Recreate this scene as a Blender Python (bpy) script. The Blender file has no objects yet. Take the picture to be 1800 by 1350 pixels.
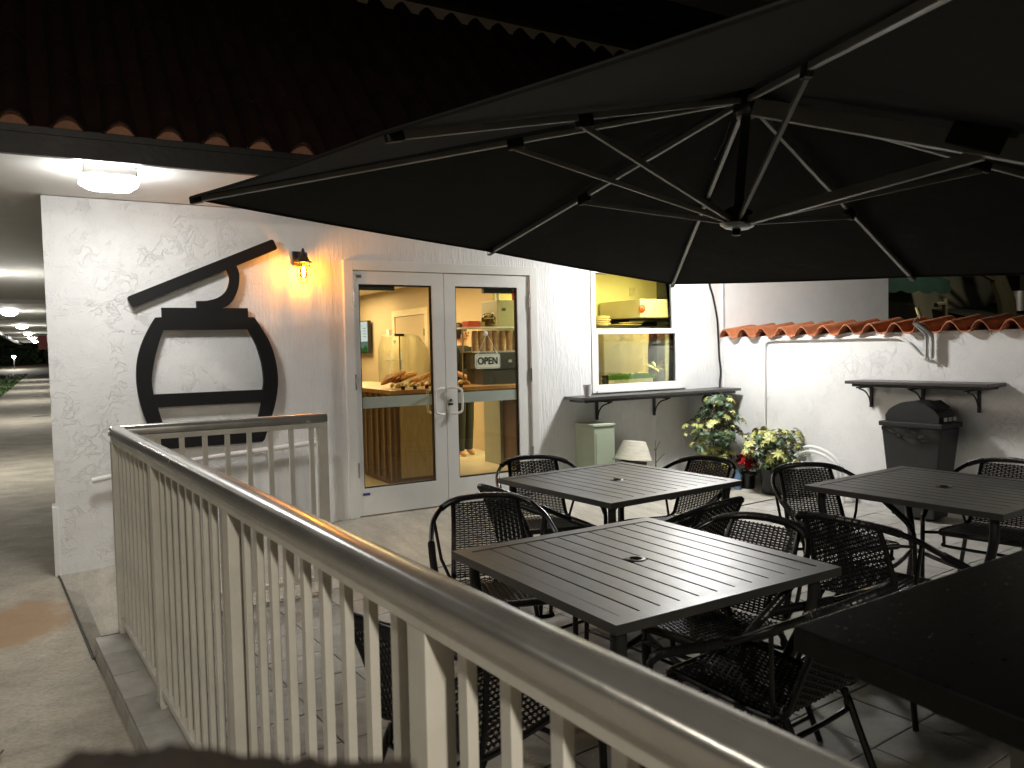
import bpy, bmesh, math, random
from mathutils import Vector, Matrix
from mathutils.geometry import tessellate_polygon
random.seed(7)
R = math.radians
PI = math.pi
scene = bpy.context.scene
COL = scene.collection

# ------------------------------------------------------------------ camera
YAW, PIT, ROL = R(30.4509), R(-2.6875), R(-1.2261)
fwd = Vector((math.sin(YAW)*math.cos(PIT), math.cos(YAW)*math.cos(PIT), math.sin(PIT)))
rt0 = Vector((math.cos(YAW), -math.sin(YAW), 0)); up0 = rt0.cross(fwd)
rt = math.cos(ROL)*rt0 + math.sin(ROL)*up0
up = -math.sin(ROL)*rt0 + math.cos(ROL)*up0
cd = bpy.data.cameras.new('camera'); cam = bpy.data.objects.new('camera', cd); COL.objects.link(cam)
M = Matrix.Identity(4)
for i in range(3):
    M[i][0], M[i][1], M[i][2] = rt[i], up[i], -fwd[i]
M.translation = Vector((0.002, -5.975, 1.45))
cam.matrix_world = M
cd.sensor_width = 36; cd.lens = 1381.6/1800*36; cd.clip_start = 0.02; cd.clip_end = 600
cd.dof.use_dof = True; cd.dof.focus_distance = 5.5; cd.dof.aperture_fstop = 7.4
scene.camera = cam

# ------------------------------------------------------------------ night sky, exposure
world = bpy.data.worlds.new('World'); scene.world = world; world.use_nodes = True
wn = world.node_tree.nodes; wn.clear()
wo = wn.new('ShaderNodeOutputWorld'); wb = wn.new('ShaderNodeBackground')
wb.inputs[0].default_value = (0.75, 0.85, 1.0, 1); wb.inputs[1].default_value = 0.0012
world.node_tree.links.new(wb.outputs[0], wo.inputs[0])
scene.view_settings.view_transform = 'Standard'; scene.view_settings.look = 'None'
scene.view_settings.exposure = 1.1; scene.view_settings.gamma = 1.0
scene.render.engine = 'CYCLES'
scene.cycles.use_denoising = True
scene.cycles.max_bounces = 10; scene.cycles.diffuse_bounces = 6; scene.cycles.transparent_max_bounces = 16
scene.cycles.sample_clamp_indirect = 6.0
scene.cycles.caustics_reflective = False; scene.cycles.caustics_refractive = False

def area_light(name, loc, sx, sy, power, col, rot=(0, 0, 0)):
    l = bpy.data.lights.new(name, 'AREA'); l.shape = 'RECTANGLE'; l.size = sx; l.size_y = sy
    l.energy = power; l.color = col
    o = bpy.data.objects.new(name, l); o.location = loc; o.rotation_euler = rot; COL.objects.link(o); return o
# ceiling lamps of the cafe room and of the kitchen, and the walkway lamp behind the camera
area_light('cafe_lamp', (3.3, 3.4, 2.36), 1.6, 2.4, 76, (1.0, 0.70, 0.34))
area_light('cafe_rear_lamp', (3.9, 6.6, 2.36), 1.0, 1.6, 42, (1.0, 0.72, 0.36))
area_light('kitchen_lamp', (6.5, 1.0, 2.45), 1.6, 0.5, 120, (1.0, 0.86, 0.36))
area_light('walkway_lamp', (-0.1, -8.6, 3.1), 0.25, 0.25, 82, (1.0, 0.91, 0.76), (R(14), 0, 0))
area_light('side_fill_light', (-3.2, -3.0, 2.5), 0.25, 0.25, 20, (1.0, 0.93, 0.80))  # added soft fill from the left for the railing's outer faces
area_light('neighbour_lamp', (13.0, 0.2, 3.9), 0.3, 0.3, 16, (1.0, 0.92, 0.66), (R(25), 0, 0))

# ------------------------------------------------------------------ materials
def mat(name, base=(0.5, 0.5, 0.5), rough=0.6, metal=0.0, noise=0.0, nscale=8.0, bump=0.0, bscale=60.0, spec=0.5, coat=0.0, rnd=0.0, stretch=None):
    m = bpy.data.materials.new(name); m.use_nodes = True
    nt = m.node_tree; b = nt.nodes['Principled BSDF']
    b.inputs['Roughness'].default_value = rough; b.inputs['Metallic'].default_value = metal
    b.inputs['Specular IOR Level'].default_value = spec
    b.inputs['Coat Weight'].default_value = coat; b.inputs['Coat Roughness'].default_value = 0.08
    b.inputs['Base Color'].default_value = (*base, 1)
    tc = nt.nodes.new('ShaderNodeTexCoord'); src = tc.outputs['Object']
    if stretch:
        mp = nt.nodes.new('ShaderNodeMapping'); mp.inputs['Scale'].default_value = stretch
        nt.links.new(src, mp.inputs[0]); src = mp.outputs[0]
    last = None
    if noise or rnd:
        n = nt.nodes.new('ShaderNodeTexNoise'); n.inputs['Scale'].default_value = nscale; n.inputs['Detail'].default_value = 8; n.inputs['Roughness'].default_value = 0.65
        nt.links.new(src, n.inputs['Vector'])
        mr = nt.nodes.new('ShaderNodeMapRange'); mr.inputs[1].default_value = 0.3; mr.inputs[2].default_value = 0.7
        mr.inputs[3].default_value = 1-noise; mr.inputs[4].default_value = 1+noise
        nt.links.new(n.outputs[0], mr.inputs[0]); val = mr.outputs[0]
        if rnd:
            oi = nt.nodes.new('ShaderNodeObjectInfo'); r2 = nt.nodes.new('ShaderNodeMapRange')
            r2.inputs[3].default_value = 1-rnd; r2.inputs[4].default_value = 1+rnd
            nt.links.new(oi.outputs['Random'], r2.inputs[0])
            mm = nt.nodes.new('ShaderNodeMath'); mm.operation = 'MULTIPLY'
            nt.links.new(val, mm.inputs[0]); nt.links.new(r2.outputs[0], mm.inputs[1]); val = mm.outputs[0]
        vm = nt.nodes.new('ShaderNodeVectorMath'); vm.operation = 'SCALE'; vm.inputs[0].default_value = base
        nt.links.new(val, vm.inputs['Scale']); nt.links.new(vm.outputs[0], b.inputs['Base Color'])
        rr = nt.nodes.new('ShaderNodeMapRange'); rr.inputs[3].default_value = max(0, rough-0.1); rr.inputs[4].default_value = min(1, rough+0.1)
        nt.links.new(n.outputs[0], rr.inputs[0]); nt.links.new(rr.outputs[0], b.inputs['Roughness'])
    if bump:
        n2 = nt.nodes.new('ShaderNodeTexNoise'); n2.inputs['Scale'].default_value = bscale; n2.inputs['Detail'].default_value = 6
        nt.links.new(src, n2.inputs['Vector'])
        bp = nt.nodes.new('ShaderNodeBump'); bp.inputs['Strength'].default_value = 1.0; bp.inputs['Distance'].default_value = bump
        nt.links.new(n2.outputs[0], bp.inputs['Height']); nt.links.new(bp.outputs[0], b.inputs['Normal'])
    return m

def emit(name, col, strength):
    m = bpy.data.materials.new(name); m.use_nodes = True; nt = m.node_tree; nt.nodes.clear()
    o = nt.nodes.new('ShaderNodeOutputMaterial'); e = nt.nodes.new('ShaderNodeEmission')
    e.inputs[0].default_value = (*col, 1); e.inputs[1].default_value = strength
    nt.links.new(e.outputs[0], o.inputs[0]); return m

def glass_mat(name, tint=(0.92, 0.95, 0.93), rough=0.0, ior=1.5, haze=0.0, hcol=(0.8, 0.8, 0.8), back=False):
    m = bpy.data.materials.new(name); m.use_nodes = True; nt = m.node_tree; nt.nodes.clear()
    o = nt.nodes.new('ShaderNodeOutputMaterial'); t = nt.nodes.new('ShaderNodeBsdfTransparent'); t.inputs[0].default_value = (*tint, 1)
    g = nt.nodes.new('ShaderNodeBsdfGlossy'); g.inputs['Roughness'].default_value = rough
    f = nt.nodes.new('ShaderNodeFresnel'); f.inputs[0].default_value = ior
    mx = nt.nodes.new('ShaderNodeMixShader')
    nt.links.new(f.outputs[0], mx.inputs[0]); nt.links.new(t.outputs[0], mx.inputs[1]); nt.links.new(g.outputs[0], mx.inputs[2])
    out = mx.outputs[0]
    if haze:
        d = nt.nodes.new('ShaderNodeBsdfTranslucent' if back else 'ShaderNodeBsdfDiffuse'); d.inputs[0].default_value = (*hcol, 1)
        m2 = nt.nodes.new('ShaderNodeMixShader'); m2.inputs[0].default_value = haze
        nt.links.new(out, m2.inputs[1]); nt.links.new(d.outputs[0], m2.inputs[2]); out = m2.outputs[0]
    nt.links.new(out, o.inputs[0]); return m

def stucco(name, base, split=1.35, soft=0.5, depth=0.0032, stain=True):
    """trowelled skip-stucco on the left of x = split, combed vertical drips on the right"""
    m = bpy.data.materials.new(name); m.use_nodes = True; nt = m.node_tree; N = nt.nodes; L = nt.links
    b = N['Principled BSDF']; b.inputs['Roughness'].default_value = 0.62; b.inputs['Specular IOR Level'].default_value = 0.35
    tc = N.new('ShaderNodeTexCoord')
    def noise(scale, detail, vec=None, dist=0.0, rough=0.55):
        n = N.new('ShaderNodeTexNoise'); n.inputs['Scale'].default_value = scale; n.inputs['Detail'].default_value = detail
        n.inputs['Distortion'].default_value = dist; n.inputs['Roughness'].default_value = rough
        L.new(vec or tc.outputs['Object'], n.inputs['Vector']); return n.outputs[0]
    def mrange(v, a, c, d=0.0, e=1.0, smooth=True):
        n = N.new('ShaderNodeMapRange'); n.interpolation_type = 'SMOOTHSTEP' if smooth else 'LINEAR'
        for i, x in zip((1, 2, 3, 4), (a, c, d, e)): n.inputs[i].default_value = x
        L.new(v, n.inputs[0]); return n.outputs[0]
    def math_(op, a, c):
        n = N.new('ShaderNodeMath'); n.operation = op
        for i, x in enumerate((a, c)):
            if isinstance(x, (int, float)): n.inputs[i].default_value = x
            else: L.new(x, n.inputs[i])
        return n.outputs[0]
    # plates with ragged raised rims
    p1 = noise(7.5, 5, dist=0.5, rough=0.62); plates = mrange(p1, 0.50, 0.53)
    p2 = noise(6.0, 6, dist=0.5, rough=0.65); rims = math_('SUBTRACT', 1.0, mrange(math_('ABSOLUTE', math_('SUBTRACT', p2, 0.5), 0), 0.0, 0.016))
    fine = noise(90, 4)
    patch = mrange(noise(3.2, 4, dist=0.4), 0.42, 0.58)
    p3 = noise(13.0, 5, dist=0.9, rough=0.6); rims2 = math_('SUBTRACT', 1.0, mrange(math_('ABSOLUTE', math_('SUBTRACT', p3, 0.52), 0), 0.0, 0.045))
    hA = math_('ADD', math_('MULTIPLY', math_('MULTIPLY', rims2, patch), 0.8), math_('MULTIPLY', math_('MULTIPLY', plates, math_('SUBTRACT', 1.0, patch)), 0.28))
    hA = math_('ADD', hA, math_('MULTIPLY', math_('MULTIPLY', rims, patch), 0.10))
    hA = math_('ADD', hA, math_('MULTIPLY', noise(26, 5), 0.35))
    # vertical drips
    mp = N.new('ShaderNodeMapping'); mp.inputs['Scale'].default_value = (1, 1, 0.16); L.new(tc.outputs['Object'], mp.inputs[0])
    d1 = noise(38, 3, mp.outputs[0], dist=0.5); d2 = noise(17, 3, mp.outputs[0], dist=0.8)
    hB = math_('ADD', math_('MULTIPLY', mrange(d1, 0.42, 0.66), 0.38), math_('MULTIPLY', mrange(d2, 0.5, 0.58), 0.40))
    sx = N.new('ShaderNodeSeparateXYZ'); L.new(tc.outputs['Object'], sx.inputs[0])
    xw = math_('ADD', sx.outputs[0], math_('MULTIPLY', math_('SUBTRACT', noise(1.6, 2), 0.5), 1.6))
    fac = mrange(xw, split-soft, split+soft)
    mix = N.new('ShaderNodeMix'); L.new(fac, mix.inputs[0]); L.new(hA, mix.inputs[2]); L.new(hB, mix.inputs[3])
    h = math_('ADD', mix.outputs[0], math_('MULTIPLY', fine, 0.18))
    bp = N.new('ShaderNodeBump'); bp.inputs['Distance'].default_value = depth; bp.inputs['Strength'].default_value = 1.0
    L.new(h, bp.inputs['Height']); L.new(bp.outputs[0], b.inputs['Normal'])
    st = noise(2.2, 6, rough=0.7); stv = mrange(st, 0.3, 0.75, 1.0, 0.90)
    sp = mrange(noise(4.3, 5), 0.70, 0.78, 1.0, 0.80 if stain else 1.0)
    k = math_('MULTIPLY', stv, sp)
    vm = N.new('ShaderNodeVectorMath'); vm.operation = 'SCALE'; vm.inputs[0].default_value = base
    L.new(k, vm.inputs['Scale']); L.new(vm.outputs[0], b.inputs['Base Color'])
    return m

def concrete(name, base, stain=None, scale=2.0, brush=(1, 1, 1)):
    m = bpy.data.materials.new(name); m.use_nodes = True; nt = m.node_tree; N = nt.nodes; L = nt.links
    b = N['Principled BSDF']; b.inputs['Roughness'].default_value = 0.75; b.inputs['Specular IOR Level'].default_value = 0.35
    tc = N.new('ShaderNodeTexCoord')
    mp = N.new('ShaderNodeMapping'); mp.inputs['Scale'].default_value = brush; L.new(tc.outputs['Object'], mp.inputs[0])
    def noise(scale, detail, rough=0.6, v=None):
        n = N.new('ShaderNodeTexNoise'); n.inputs['Scale'].default_value = scale; n.inputs['Detail'].default_value = detail; n.inputs['Roughness'].default_value = rough
        L.new(v or mp.outputs[0], n.inputs['Vector']); return n.outputs[0]
    a = noise(scale, 9, 0.7); c = noise(45, 6, 0.7); g = noise(220, 3)
    cr = N.new('ShaderNodeValToRGB'); L.new(a, cr.inputs[0])
    cr.color_ramp.elements[0].position = 0.3; cr.color_ramp.elements[1].position = 0.72
    cr.color_ramp.elements[0].color = (*[x*0.62 for x in base], 1); cr.color_ramp.elements[1].color = (*[x*1.18 for x in base], 1)
    mx = N.new('ShaderNodeMix'); mx.data_type = 'RGBA'; mx.blend_type = 'MULTIPLY'; mx.inputs[0].default_value = 0.5
    L.new(cr.outputs[0], mx.inputs[6])
    cr2 = N.new('ShaderNodeValToRGB'); L.new(c, cr2.inputs[0]); cr2.color_ramp.elements[0].position = 0.35; cr2.color_ramp.elements[1].position = 0.6
    cr2.color_ramp.elements[0].color = (0.55, 0.53, 0.5, 1); cr2.color_ramp.elements[1].color = (1, 1, 1, 1)
    L.new(cr2.outputs[0], mx.inputs[7]); out = mx.outputs[2]
    if stain:
        (cx, cy, rx, ry), scol = stain
        m2 = N.new('ShaderNodeMapping'); m2.vector_type = 'TEXTURE'
        m2.inputs['Location'].default_value = (cx, cy, 0); m2.inputs['Scale'].default_value = (rx, ry, 1000); L.new(tc.outputs['Object'], m2.inputs[0])
        le = N.new('ShaderNodeVectorMath'); le.operation = 'LENGTH'; L.new(m2.outputs[0], le.inputs[0])
        ad = N.new('ShaderNodeMath'); ad.operation = 'ADD'; L.new(le.outputs['Value'], ad.inputs[0])
        n5 = noise(3.5, 6, 0.6); ms = N.new('ShaderNodeMath'); ms.operation = 'MULTIPLY_ADD'; ms.inputs[1].default_value = 1.6; ms.inputs[2].default_value = -0.8
        L.new(n5, ms.inputs[0]); L.new(ms.outputs[0], ad.inputs[1])
        mr = N.new('ShaderNodeMapRange'); mr.interpolation_type = 'SMOOTHSTEP'; mr.inputs[1].default_value = 0.55; mr.inputs[2].default_value = 1.1; mr.inputs[3].default_value = 0.75; mr.inputs[4].default_value = 0
        L.new(ad.outputs[0], mr.inputs[0])
        mx3 = N.new('ShaderNodeMix'); mx3.data_type = 'RGBA'; L.new(mr.outputs[0], mx3.inputs[0]); L.new(out, mx3.inputs[6]); mx3.inputs[7].default_value = (*scol, 1)
        out = mx3.outputs[2]
    L.new(out, b.inputs['Base Color'])
    bp = N.new('ShaderNodeBump'); bp.inputs['Distance'].default_value = 0.004
    ad2 = N.new('ShaderNodeMath'); ad2.operation = 'ADD'; L.new(c, ad2.inputs[0]); L.new(g, ad2.inputs[1])
    L.new(ad2.outputs[0], bp.inputs['Height']); L.new(bp.outputs[0], b.inputs['Normal'])
    return m

MT = dict(
    stucco=stucco('white_stucco', (0.80, 0.80, 0.79)),
    stucco_b=stucco('white_stucco_patio', (0.80, 0.80, 0.79), split=7.6, soft=1.6, depth=0.003),
    stucco_grey=stucco('end_wall_stucco', (0.80, 0.80, 0.78), split=-5, depth=0.0012),
    soffit=mat('soffit_paint', (0.72, 0.71, 0.68), 0.6, noise=0.05, nscale=3, bump=0.001, bscale=20),
    fascia=mat('fascia_brown', (0.018, 0.015, 0.014), 0.45, noise=0.3, nscale=5, bump=0.001, bscale=30),
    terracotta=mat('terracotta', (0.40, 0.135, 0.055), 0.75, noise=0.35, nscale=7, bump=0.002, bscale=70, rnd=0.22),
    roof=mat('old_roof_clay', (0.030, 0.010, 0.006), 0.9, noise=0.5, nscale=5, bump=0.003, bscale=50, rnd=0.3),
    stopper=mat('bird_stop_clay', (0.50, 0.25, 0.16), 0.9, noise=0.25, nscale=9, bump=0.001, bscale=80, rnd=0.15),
    black_paint=mat('black_powder_coat', (0.012, 0.012, 0.012), 0.38, noise=0.1, nscale=20),
    sign_black=mat('sign_black', (0.006, 0.006, 0.006), 0.6, noise=0.12, nscale=6, spec=0.25),
    table=mat('table_slats', (0.030, 0.029, 0.027), 0.38, spec=1.0, noise=0.18, nscale=14, bump=0.0004, bscale=180, rnd=0.12),
    wicker=mat('black_wicker', (0.006, 0.006, 0.006), 0.34, noise=0.25, nscale=40),
    tube=mat('chair_tube', (0.006, 0.006, 0.006), 0.22, noise=0.1, nscale=30),
    rail=mat('rail_paint', (0.66, 0.64, 0.58), 0.36, noise=0.13, nscale=4, bump=0.0003, bscale=90),
    railtop=mat('rail_cap', (0.52, 0.51, 0.48), 0.24, metal=0.7, noise=0.08, nscale=5, bump=0.0003, bscale=40),
    door=mat('door_white', (0.74, 0.74, 0.71), 0.42, noise=0.04, nscale=4),
    vinyl=mat('window_vinyl', (0.80, 0.80, 0.78), 0.35, noise=0.03, nscale=4),
    gasket=mat('black_gasket', (0.012, 0.012, 0.012), 0.5, noise=0.1),
    steel=mat('brushed_steel', (0.62, 0.62, 0.60), 0.25, metal=1.0, noise=0.05, nscale=20),
    alu=mat('umbrella_aluminium', (0.36, 0.35, 0.33), 0.33, metal=0.6, noise=0.08, nscale=9),
    fabric=mat('umbrella_canvas', (0.028, 0.028, 0.027), 0.92, noise=0.16, nscale=5, bump=0.006, bscale=7, spec=0.2, stretch=(1, 1, .5)),
    blackplastic=mat('black_plastic', (0.010, 0.010, 0.010), 0.3, noise=0.1),
    binplastic=mat('bin_plastic', (0.020, 0.021, 0.022), 0.42, noise=0.15, nscale=5, bump=0.0006, bscale=120),
    bag=mat('bin_bag', (0.012, 0.012, 0.012), 0.16, noise=0.1, bump=0.01, bscale=14),
    whitepipe=mat('white_pipe', (0.76, 0.76, 0.74), 0.4, noise=0.05, nscale=10),
    galv=mat('galvanised', (0.5, 0.5, 0.5), 0.32, metal=0.9, noise=0.15, nscale=15),
    elec=mat('pale_green_paint', (0.40, 0.46, 0.34), 0.45, noise=0.06, nscale=4),
    ceramic=mat('glazed_pot', (0.60, 0.57, 0.47), 0.4, noise=0.15, nscale=12, bump=0.002, bscale=25, stretch=(1, 1, 6)),
    cup=mat('white_cup', (0.68, 0.68, 0.68), 0.35, noise=0.04),
    stone=mat('black_granite', (0.004, 0.004, 0.004), 0.30, noise=0.5, nscale=60, spec=0.16),
    legmetal=mat('counter_leg', (0.11, 0.105, 0.095), 0.5, noise=0.1),
    paver=mat('paver', (0.37, 0.355, 0.325), 0.72, noise=0.24, nscale=5, bump=0.003, bscale=90, rnd=0.10),
    mortar=mat('joint_sand', (0.085, 0.08, 0.07), 0.95, noise=0.3, nscale=20),
    slab=concrete('slab_concrete', (0.60, 0.57, 0.49), None, 1.6, (3.5, 1, 1)),
    walk=concrete('walk_concrete', (0.52, 0.475, 0.39), ((-0.28, -0.78, 0.42, 0.36), (0.38, 0.24, 0.12)), 2.4, (1, 1.35, 1)),
    soil=mat('ground_soil', (0.05, 0.045, 0.03), 0.95, noise=0.4, nscale=3),
    grass=mat('grass_green', (0.075, 0.14, 0.03), 0.8, noise=0.45, nscale=2.5),
    hedge=mat('hedge_leaves', (0.03, 0.055, 0.018), 0.7, noise=0.5, nscale=0.6),
    brickpath=mat('red_path', (0.22, 0.10, 0.05), 0.9, noise=0.3),
    leafG=mat('leaf_green', (0.075, 0.125, 0.062), 0.42, noise=0.35, nscale=18, rnd=0.3),
    leafY=mat('leaf_variegated', (0.40, 0.41, 0.13), 0.45, noise=0.6, nscale=16, rnd=0.25),
    leafR=mat('bract_red', (0.40, 0.012, 0.018), 0.5, noise=0.25, nscale=20, rnd=0.2),
    stem=mat('stem_brown', (0.10, 0.085, 0.05), 0.8, noise=0.3, nscale=30),
    dry=mat('dry_leaf', (0.30, 0.15, 0.05), 0.7, noise=0.4, nscale=40),
    water=mat('bottle_blue', (0.12, 0.2, 0.3), 0.15, noise=0.1),
    cream=mat('cream_wall', (0.62, 0.53, 0.38), 0.7, noise=0.05, nscale=2),
    creamd=mat('tan_wall', (0.45, 0.36, 0.24), 0.7, noise=0.05, nscale=2),
    ceil=mat('ceiling_white', (0.7, 0.66, 0.58), 0.8, noise=0.03),
    yellow=mat('kitchen_wall', (0.72, 0.66, 0.36), 0.6, noise=0.05, nscale=2),
    tilefloor=mat('interior_tile', (0.52, 0.48, 0.38), 0.35, noise=0.15, nscale=4),
    woodtop=mat('wood_top', (0.34, 0.18, 0.075), 0.4, noise=0.3, nscale=6, stretch=(1, 8, 8)),
    woodfront=mat('wood_front', (0.10, 0.055, 0.03), 0.5, noise=0.3, nscale=6, stretch=(8, 8, 1)),
    batten=mat('pale_batten', (0.20, 0.15, 0.09), 0.5, noise=0.15, nscale=6),
    bread=mat('bread_crust', (0.44, 0.20, 0.055), 0.65, noise=0.5, nscale=24, bump=0.004, bscale=60, rnd=0.25),
    pastry=mat('pastry_glaze', (0.30, 0.11, 0.03), 0.4, noise=0.5, nscale=30, rnd=0.4),
    pale=mat('pale_loaf', (0.62, 0.48, 0.26), 0.6, noise=0.2, nscale=20),
    screen=emit('screen_light', (0.62, 0.66, 0.62), 0.55),
    screendk=emit('screen_teal', (0.16, 0.26, 0.20), 0.35),
    screenhill=emit('screen_hill', (0.05, 0.16, 0.03), 0.3),
    screentxt=emit('screen_text', (0.30, 0.32, 0.31), 0.5),
    card=mat('paper_cup', (0.36, 0.21, 0.10), 0.7, noise=0.12, nscale=10, rnd=0.1),
    redbox=mat('red_box', (0.55, 0.05, 0.02), 0.5, noise=0.1),
    greymetal=mat('grey_cabinet', (0.26, 0.27, 0.22), 0.4, noise=0.06),
    jarfill=mat('jar_contents', (0.30, 0.19, 0.05), 0.6, noise=0.5, nscale=60),
    plasticdrape=glass_mat('plastic_sheet', (0.80, 0.77, 0.62), 0.25, 1.4, 0.38, (0.72, 0.66, 0.44)),
    glass=glass_mat('door_glass', (0.92, 0.945, 0.915)),
    winglass=glass_mat('window_glass', (0.90, 0.93, 0.90)),
    frost=glass_mat('frosted_band', (0.80, 0.86, 0.82), 0.3, 1.3, 0.36, (0.80, 0.92, 0.86)),
    jarglass=glass_mat('jar_glass', (0.85, 0.82, 0.65)),
    bulbglass=glass_mat('amber_glass', (1.0, 0.72, 0.25)),
    hood=mat('hood_steel', (0.52, 0.47, 0.34), 0.4, metal=0.5, noise=0.08, nscale=4),
    dark=mat('dark_appliance', (0.02, 0.022, 0.02), 0.3, noise=0.2),
    plate=mat('stone_plate', (0.58, 0.50, 0.30), 0.5, noise=0.15, nscale=12),
    signcream=mat('sign_cream', (0.74, 0.76, 0.55), 0.5, noise=0.03),
    ink=mat('ink_black', (0.01, 0.012, 0.01), 0.6, noise=0.05),
    cord=mat('white_cord', (0.7, 0.68, 0.6), 0.7, noise=0.1),
    skin=mat('skin', (0.52, 0.28, 0.18), 0.5, noise=0.06),
    hair=mat('dark_hair', (0.016, 0.010, 0.008), 0.45, noise=0.3, nscale=40),
    shirt=mat('black_shirt', (0.014, 0.014, 0.015), 0.85, noise=0.2),
    tape=mat('blue_tape', (0.05, 0.05, 0.28), 0.5, noise=0.1),
    rust=mat('bronze_lantern', (0.055, 0.042, 0.035), 0.35, metal=0.5, noise=0.3, nscale=20),
    awning=mat('green_awning', (0.012, 0.045, 0.035), 0.8, noise=0.25, nscale=4),
    neigh=mat('neighbour_stucco', (0.26, 0.25, 0.19), 0.8, noise=0.2, nscale=2, bump=0.003, bscale=30),
    roofdk=mat('neighbour_roof', (0.05, 0.055, 0.045), 0.8, noise=0.3, nscale=3, bump=0.004, bscale=20),
    brass=mat('aged_brass', (0.55, 0.46, 0.22), 0.35, metal=0.8, noise=0.15),
    redsign=mat('red_sign', (0.30, 0.03, 0.025), 0.5, noise=0.1),
    rim=mat('silver_disc', (0.45, 0.45, 0.44), 0.3, metal=0.8, noise=0.06),
    led=emit('fixture_lens', (1.0, 0.99, 0.965), 40.0),
    led2=emit('fixture_lens_strong', (1.0, 0.99, 0.965), 138.0),
    ledc=emit('corridor_lens', (1.0, 0.97, 0.90), 105.0),
    filament=emit('filament', (1.0, 0.45, 0.06), 360.0),
    spot=emit('downlight_disc', (1.0, 0.86, 0.6), 9.0),
    farlamp=emit('far_lamp_glow', (1.0, 0.95, 0.85), 800.0),
)

# ------------------------------------------------------------------ mesh helpers
class MB:
    def __init__(s): s.v = []; s.f = []
    def add(s, verts, faces):
        o = len(s.v); s.v += [tuple(p) for p in verts]; s.f += [tuple(i+o for i in f) for f in faces]; return s
    def box(s, x0, x1, y0, y1, z0, z1, m=None):
        c = [Vector((x, y, z)) for z in (z0, z1) for y in (y0, y1) for x in (x0, x1)]
        if m is not None: c = [m @ p for p in c]
        return s.add(c, [(0, 2, 3, 1), (4, 5, 7, 6), (0, 1, 5, 4), (1, 3, 7, 5), (3, 2, 6, 7), (2, 0, 4, 6)])
    def bar(s, a, b, w, h, upv=(0, 0, 1)):
        a, b = Vector(a), Vector(b); d = (b-a).normalized(); u = Vector(upv)
        sd = d.cross(u)
        if sd.length < 1e-5: sd = d.cross(Vector((1, 0, 0)))
        sd.normalize(); u = sd.cross(d)
        c = [p + sd*(w/2*i) + u*(h/2*j) for p in (a, b) for i, j in ((-1, -1), (1, -1), (1, 1), (-1, 1))]
        return s.add(c, [(3, 2, 1, 0), (4, 5, 6, 7), (0, 1, 5, 4), (1, 2, 6, 5), (2, 3, 7, 6), (3, 0, 4, 7)])
    def tube(s, pts, r, seg=8, flat=None, closed=False, caps=True, upv=None):
        pts = [Vector(p) for p in pts]; n = len(pts)
        rs = r if isinstance(r, (list, tuple)) else [r]*n
        ring = []; N = None
        for i in range(n):
            a = pts[i-1] if (i > 0 or closed) else pts[i]; b = pts[(i+1) % n] if (i < n-1 or closed) else pts[i]
            t = (b-a)
            t = t.normalized() if t.length > 1e-9 else Vector((0, 0, 1))
            if upv is not None: N = Vector(upv) - t*Vector(upv).dot(t); N = N.normalized() if N.length > 1e-5 else t.orthogonal().normalized()
            elif N is None: N = t.orthogonal().normalized()
            else:
                N = N - t*N.dot(t); N = N.normalized() if N.length > 1e-6 else t.orthogonal().normalized()
            B = t.cross(N); k = flat or 1.0
            ring.append([pts[i] + (N*math.cos(2*PI*j/seg)*k + B*math.sin(2*PI*j/seg))*rs[i] for j in range(seg)])
        o = [p for rg in ring for p in rg]; f = []
        m = n if closed else n-1
        for i in range(m):
            for j in range(seg):
                a = i*seg+j; b = i*seg+(j+1) % seg; i2 = ((i+1) % n)*seg
                f.append((a, b, i2+(j+1) % seg, i2+j))
        if caps and not closed:
            f.append(tuple(reversed(range(seg)))); f.append(tuple((n-1)*seg+j for j in range(seg)))
        return s.add(o, f)
    def lathe(s, prof, c=(0, 0, 0), seg=24, m=None, caps=True):
        c = Vector(c); v = []; n = len(prof)
        for r_, z in prof:
            for j in range(seg):
                p = Vector((r_*math.cos(2*PI*j/seg), r_*math.sin(2*PI*j/seg), z))
                v.append((m @ p if m is not None else p) + c)
        f = []
        for i in range(n-1):
            for j in range(seg):
                f.append((i*seg+j, i*seg+(j+1) % seg, (i+1)*seg+(j+1) % seg, (i+1)*seg+j))
        if caps:
            f.append(tuple(reversed(range(seg)))); f.append(tuple((n-1)*seg+j for j in range(seg)))
        return s.add(v, f)
    def prism(s, loops, fn, d0, d1):
        """loops: outer + holes of 2D points; fn(u, v, d) -> world"""
        tri = tessellate_polygon([[Vector((a, b, 0)) for a, b in lp] for lp in loops])
        flat = [p for lp in loops for p in lp]; n = len(flat)
        v = [fn(a, b, d0) for a, b in flat] + [fn(a, b, d1) for a, b in flat]
        f = [tuple(t) for t in tri] + [tuple(i+n for i in reversed(t)) for t in tri]
        o = 0
        for lp in loops:
            k = len(lp)
            for i in range(k): f.append((o+i, o+(i+1) % k, n+o+(i+1) % k, n+o+i))
            o += k
        return s.add(v, f)
    def mesh(s, name, smooth=False, bevel=0):
        me = bpy.data.meshes.new(name); me.from_pydata(s.v, [], s.f)
        bm = bmesh.new(); bm.from_mesh(me); bmesh.ops.recalc_face_normals(bm, faces=bm.faces)
        if bevel:
            ed = [e for e in bm.edges if len(e.link_faces) == 2 and e.calc_face_angle(0) > 0.6]
            bmesh.ops.bevel(bm, geom=ed, offset=bevel, segments=2, profile=0.6, affect='EDGES', clamp_overlap=True)
        if smooth:
            for f_ in bm.faces: f_.smooth = True
            for e in bm.edges:
                if len(e.link_faces) == 2 and e.calc_face_angle(0) > 0.7: e.smooth = False
        bm.to_mesh(me); bm.free(); return me
    def build(s, name, m, parent=None, smooth=False, bevel=0):
        me = s.mesh(name, smooth, bevel); me.materials.append(m if not isinstance(m, str) else MT[m])
        return link(name, me, parent)

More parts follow.
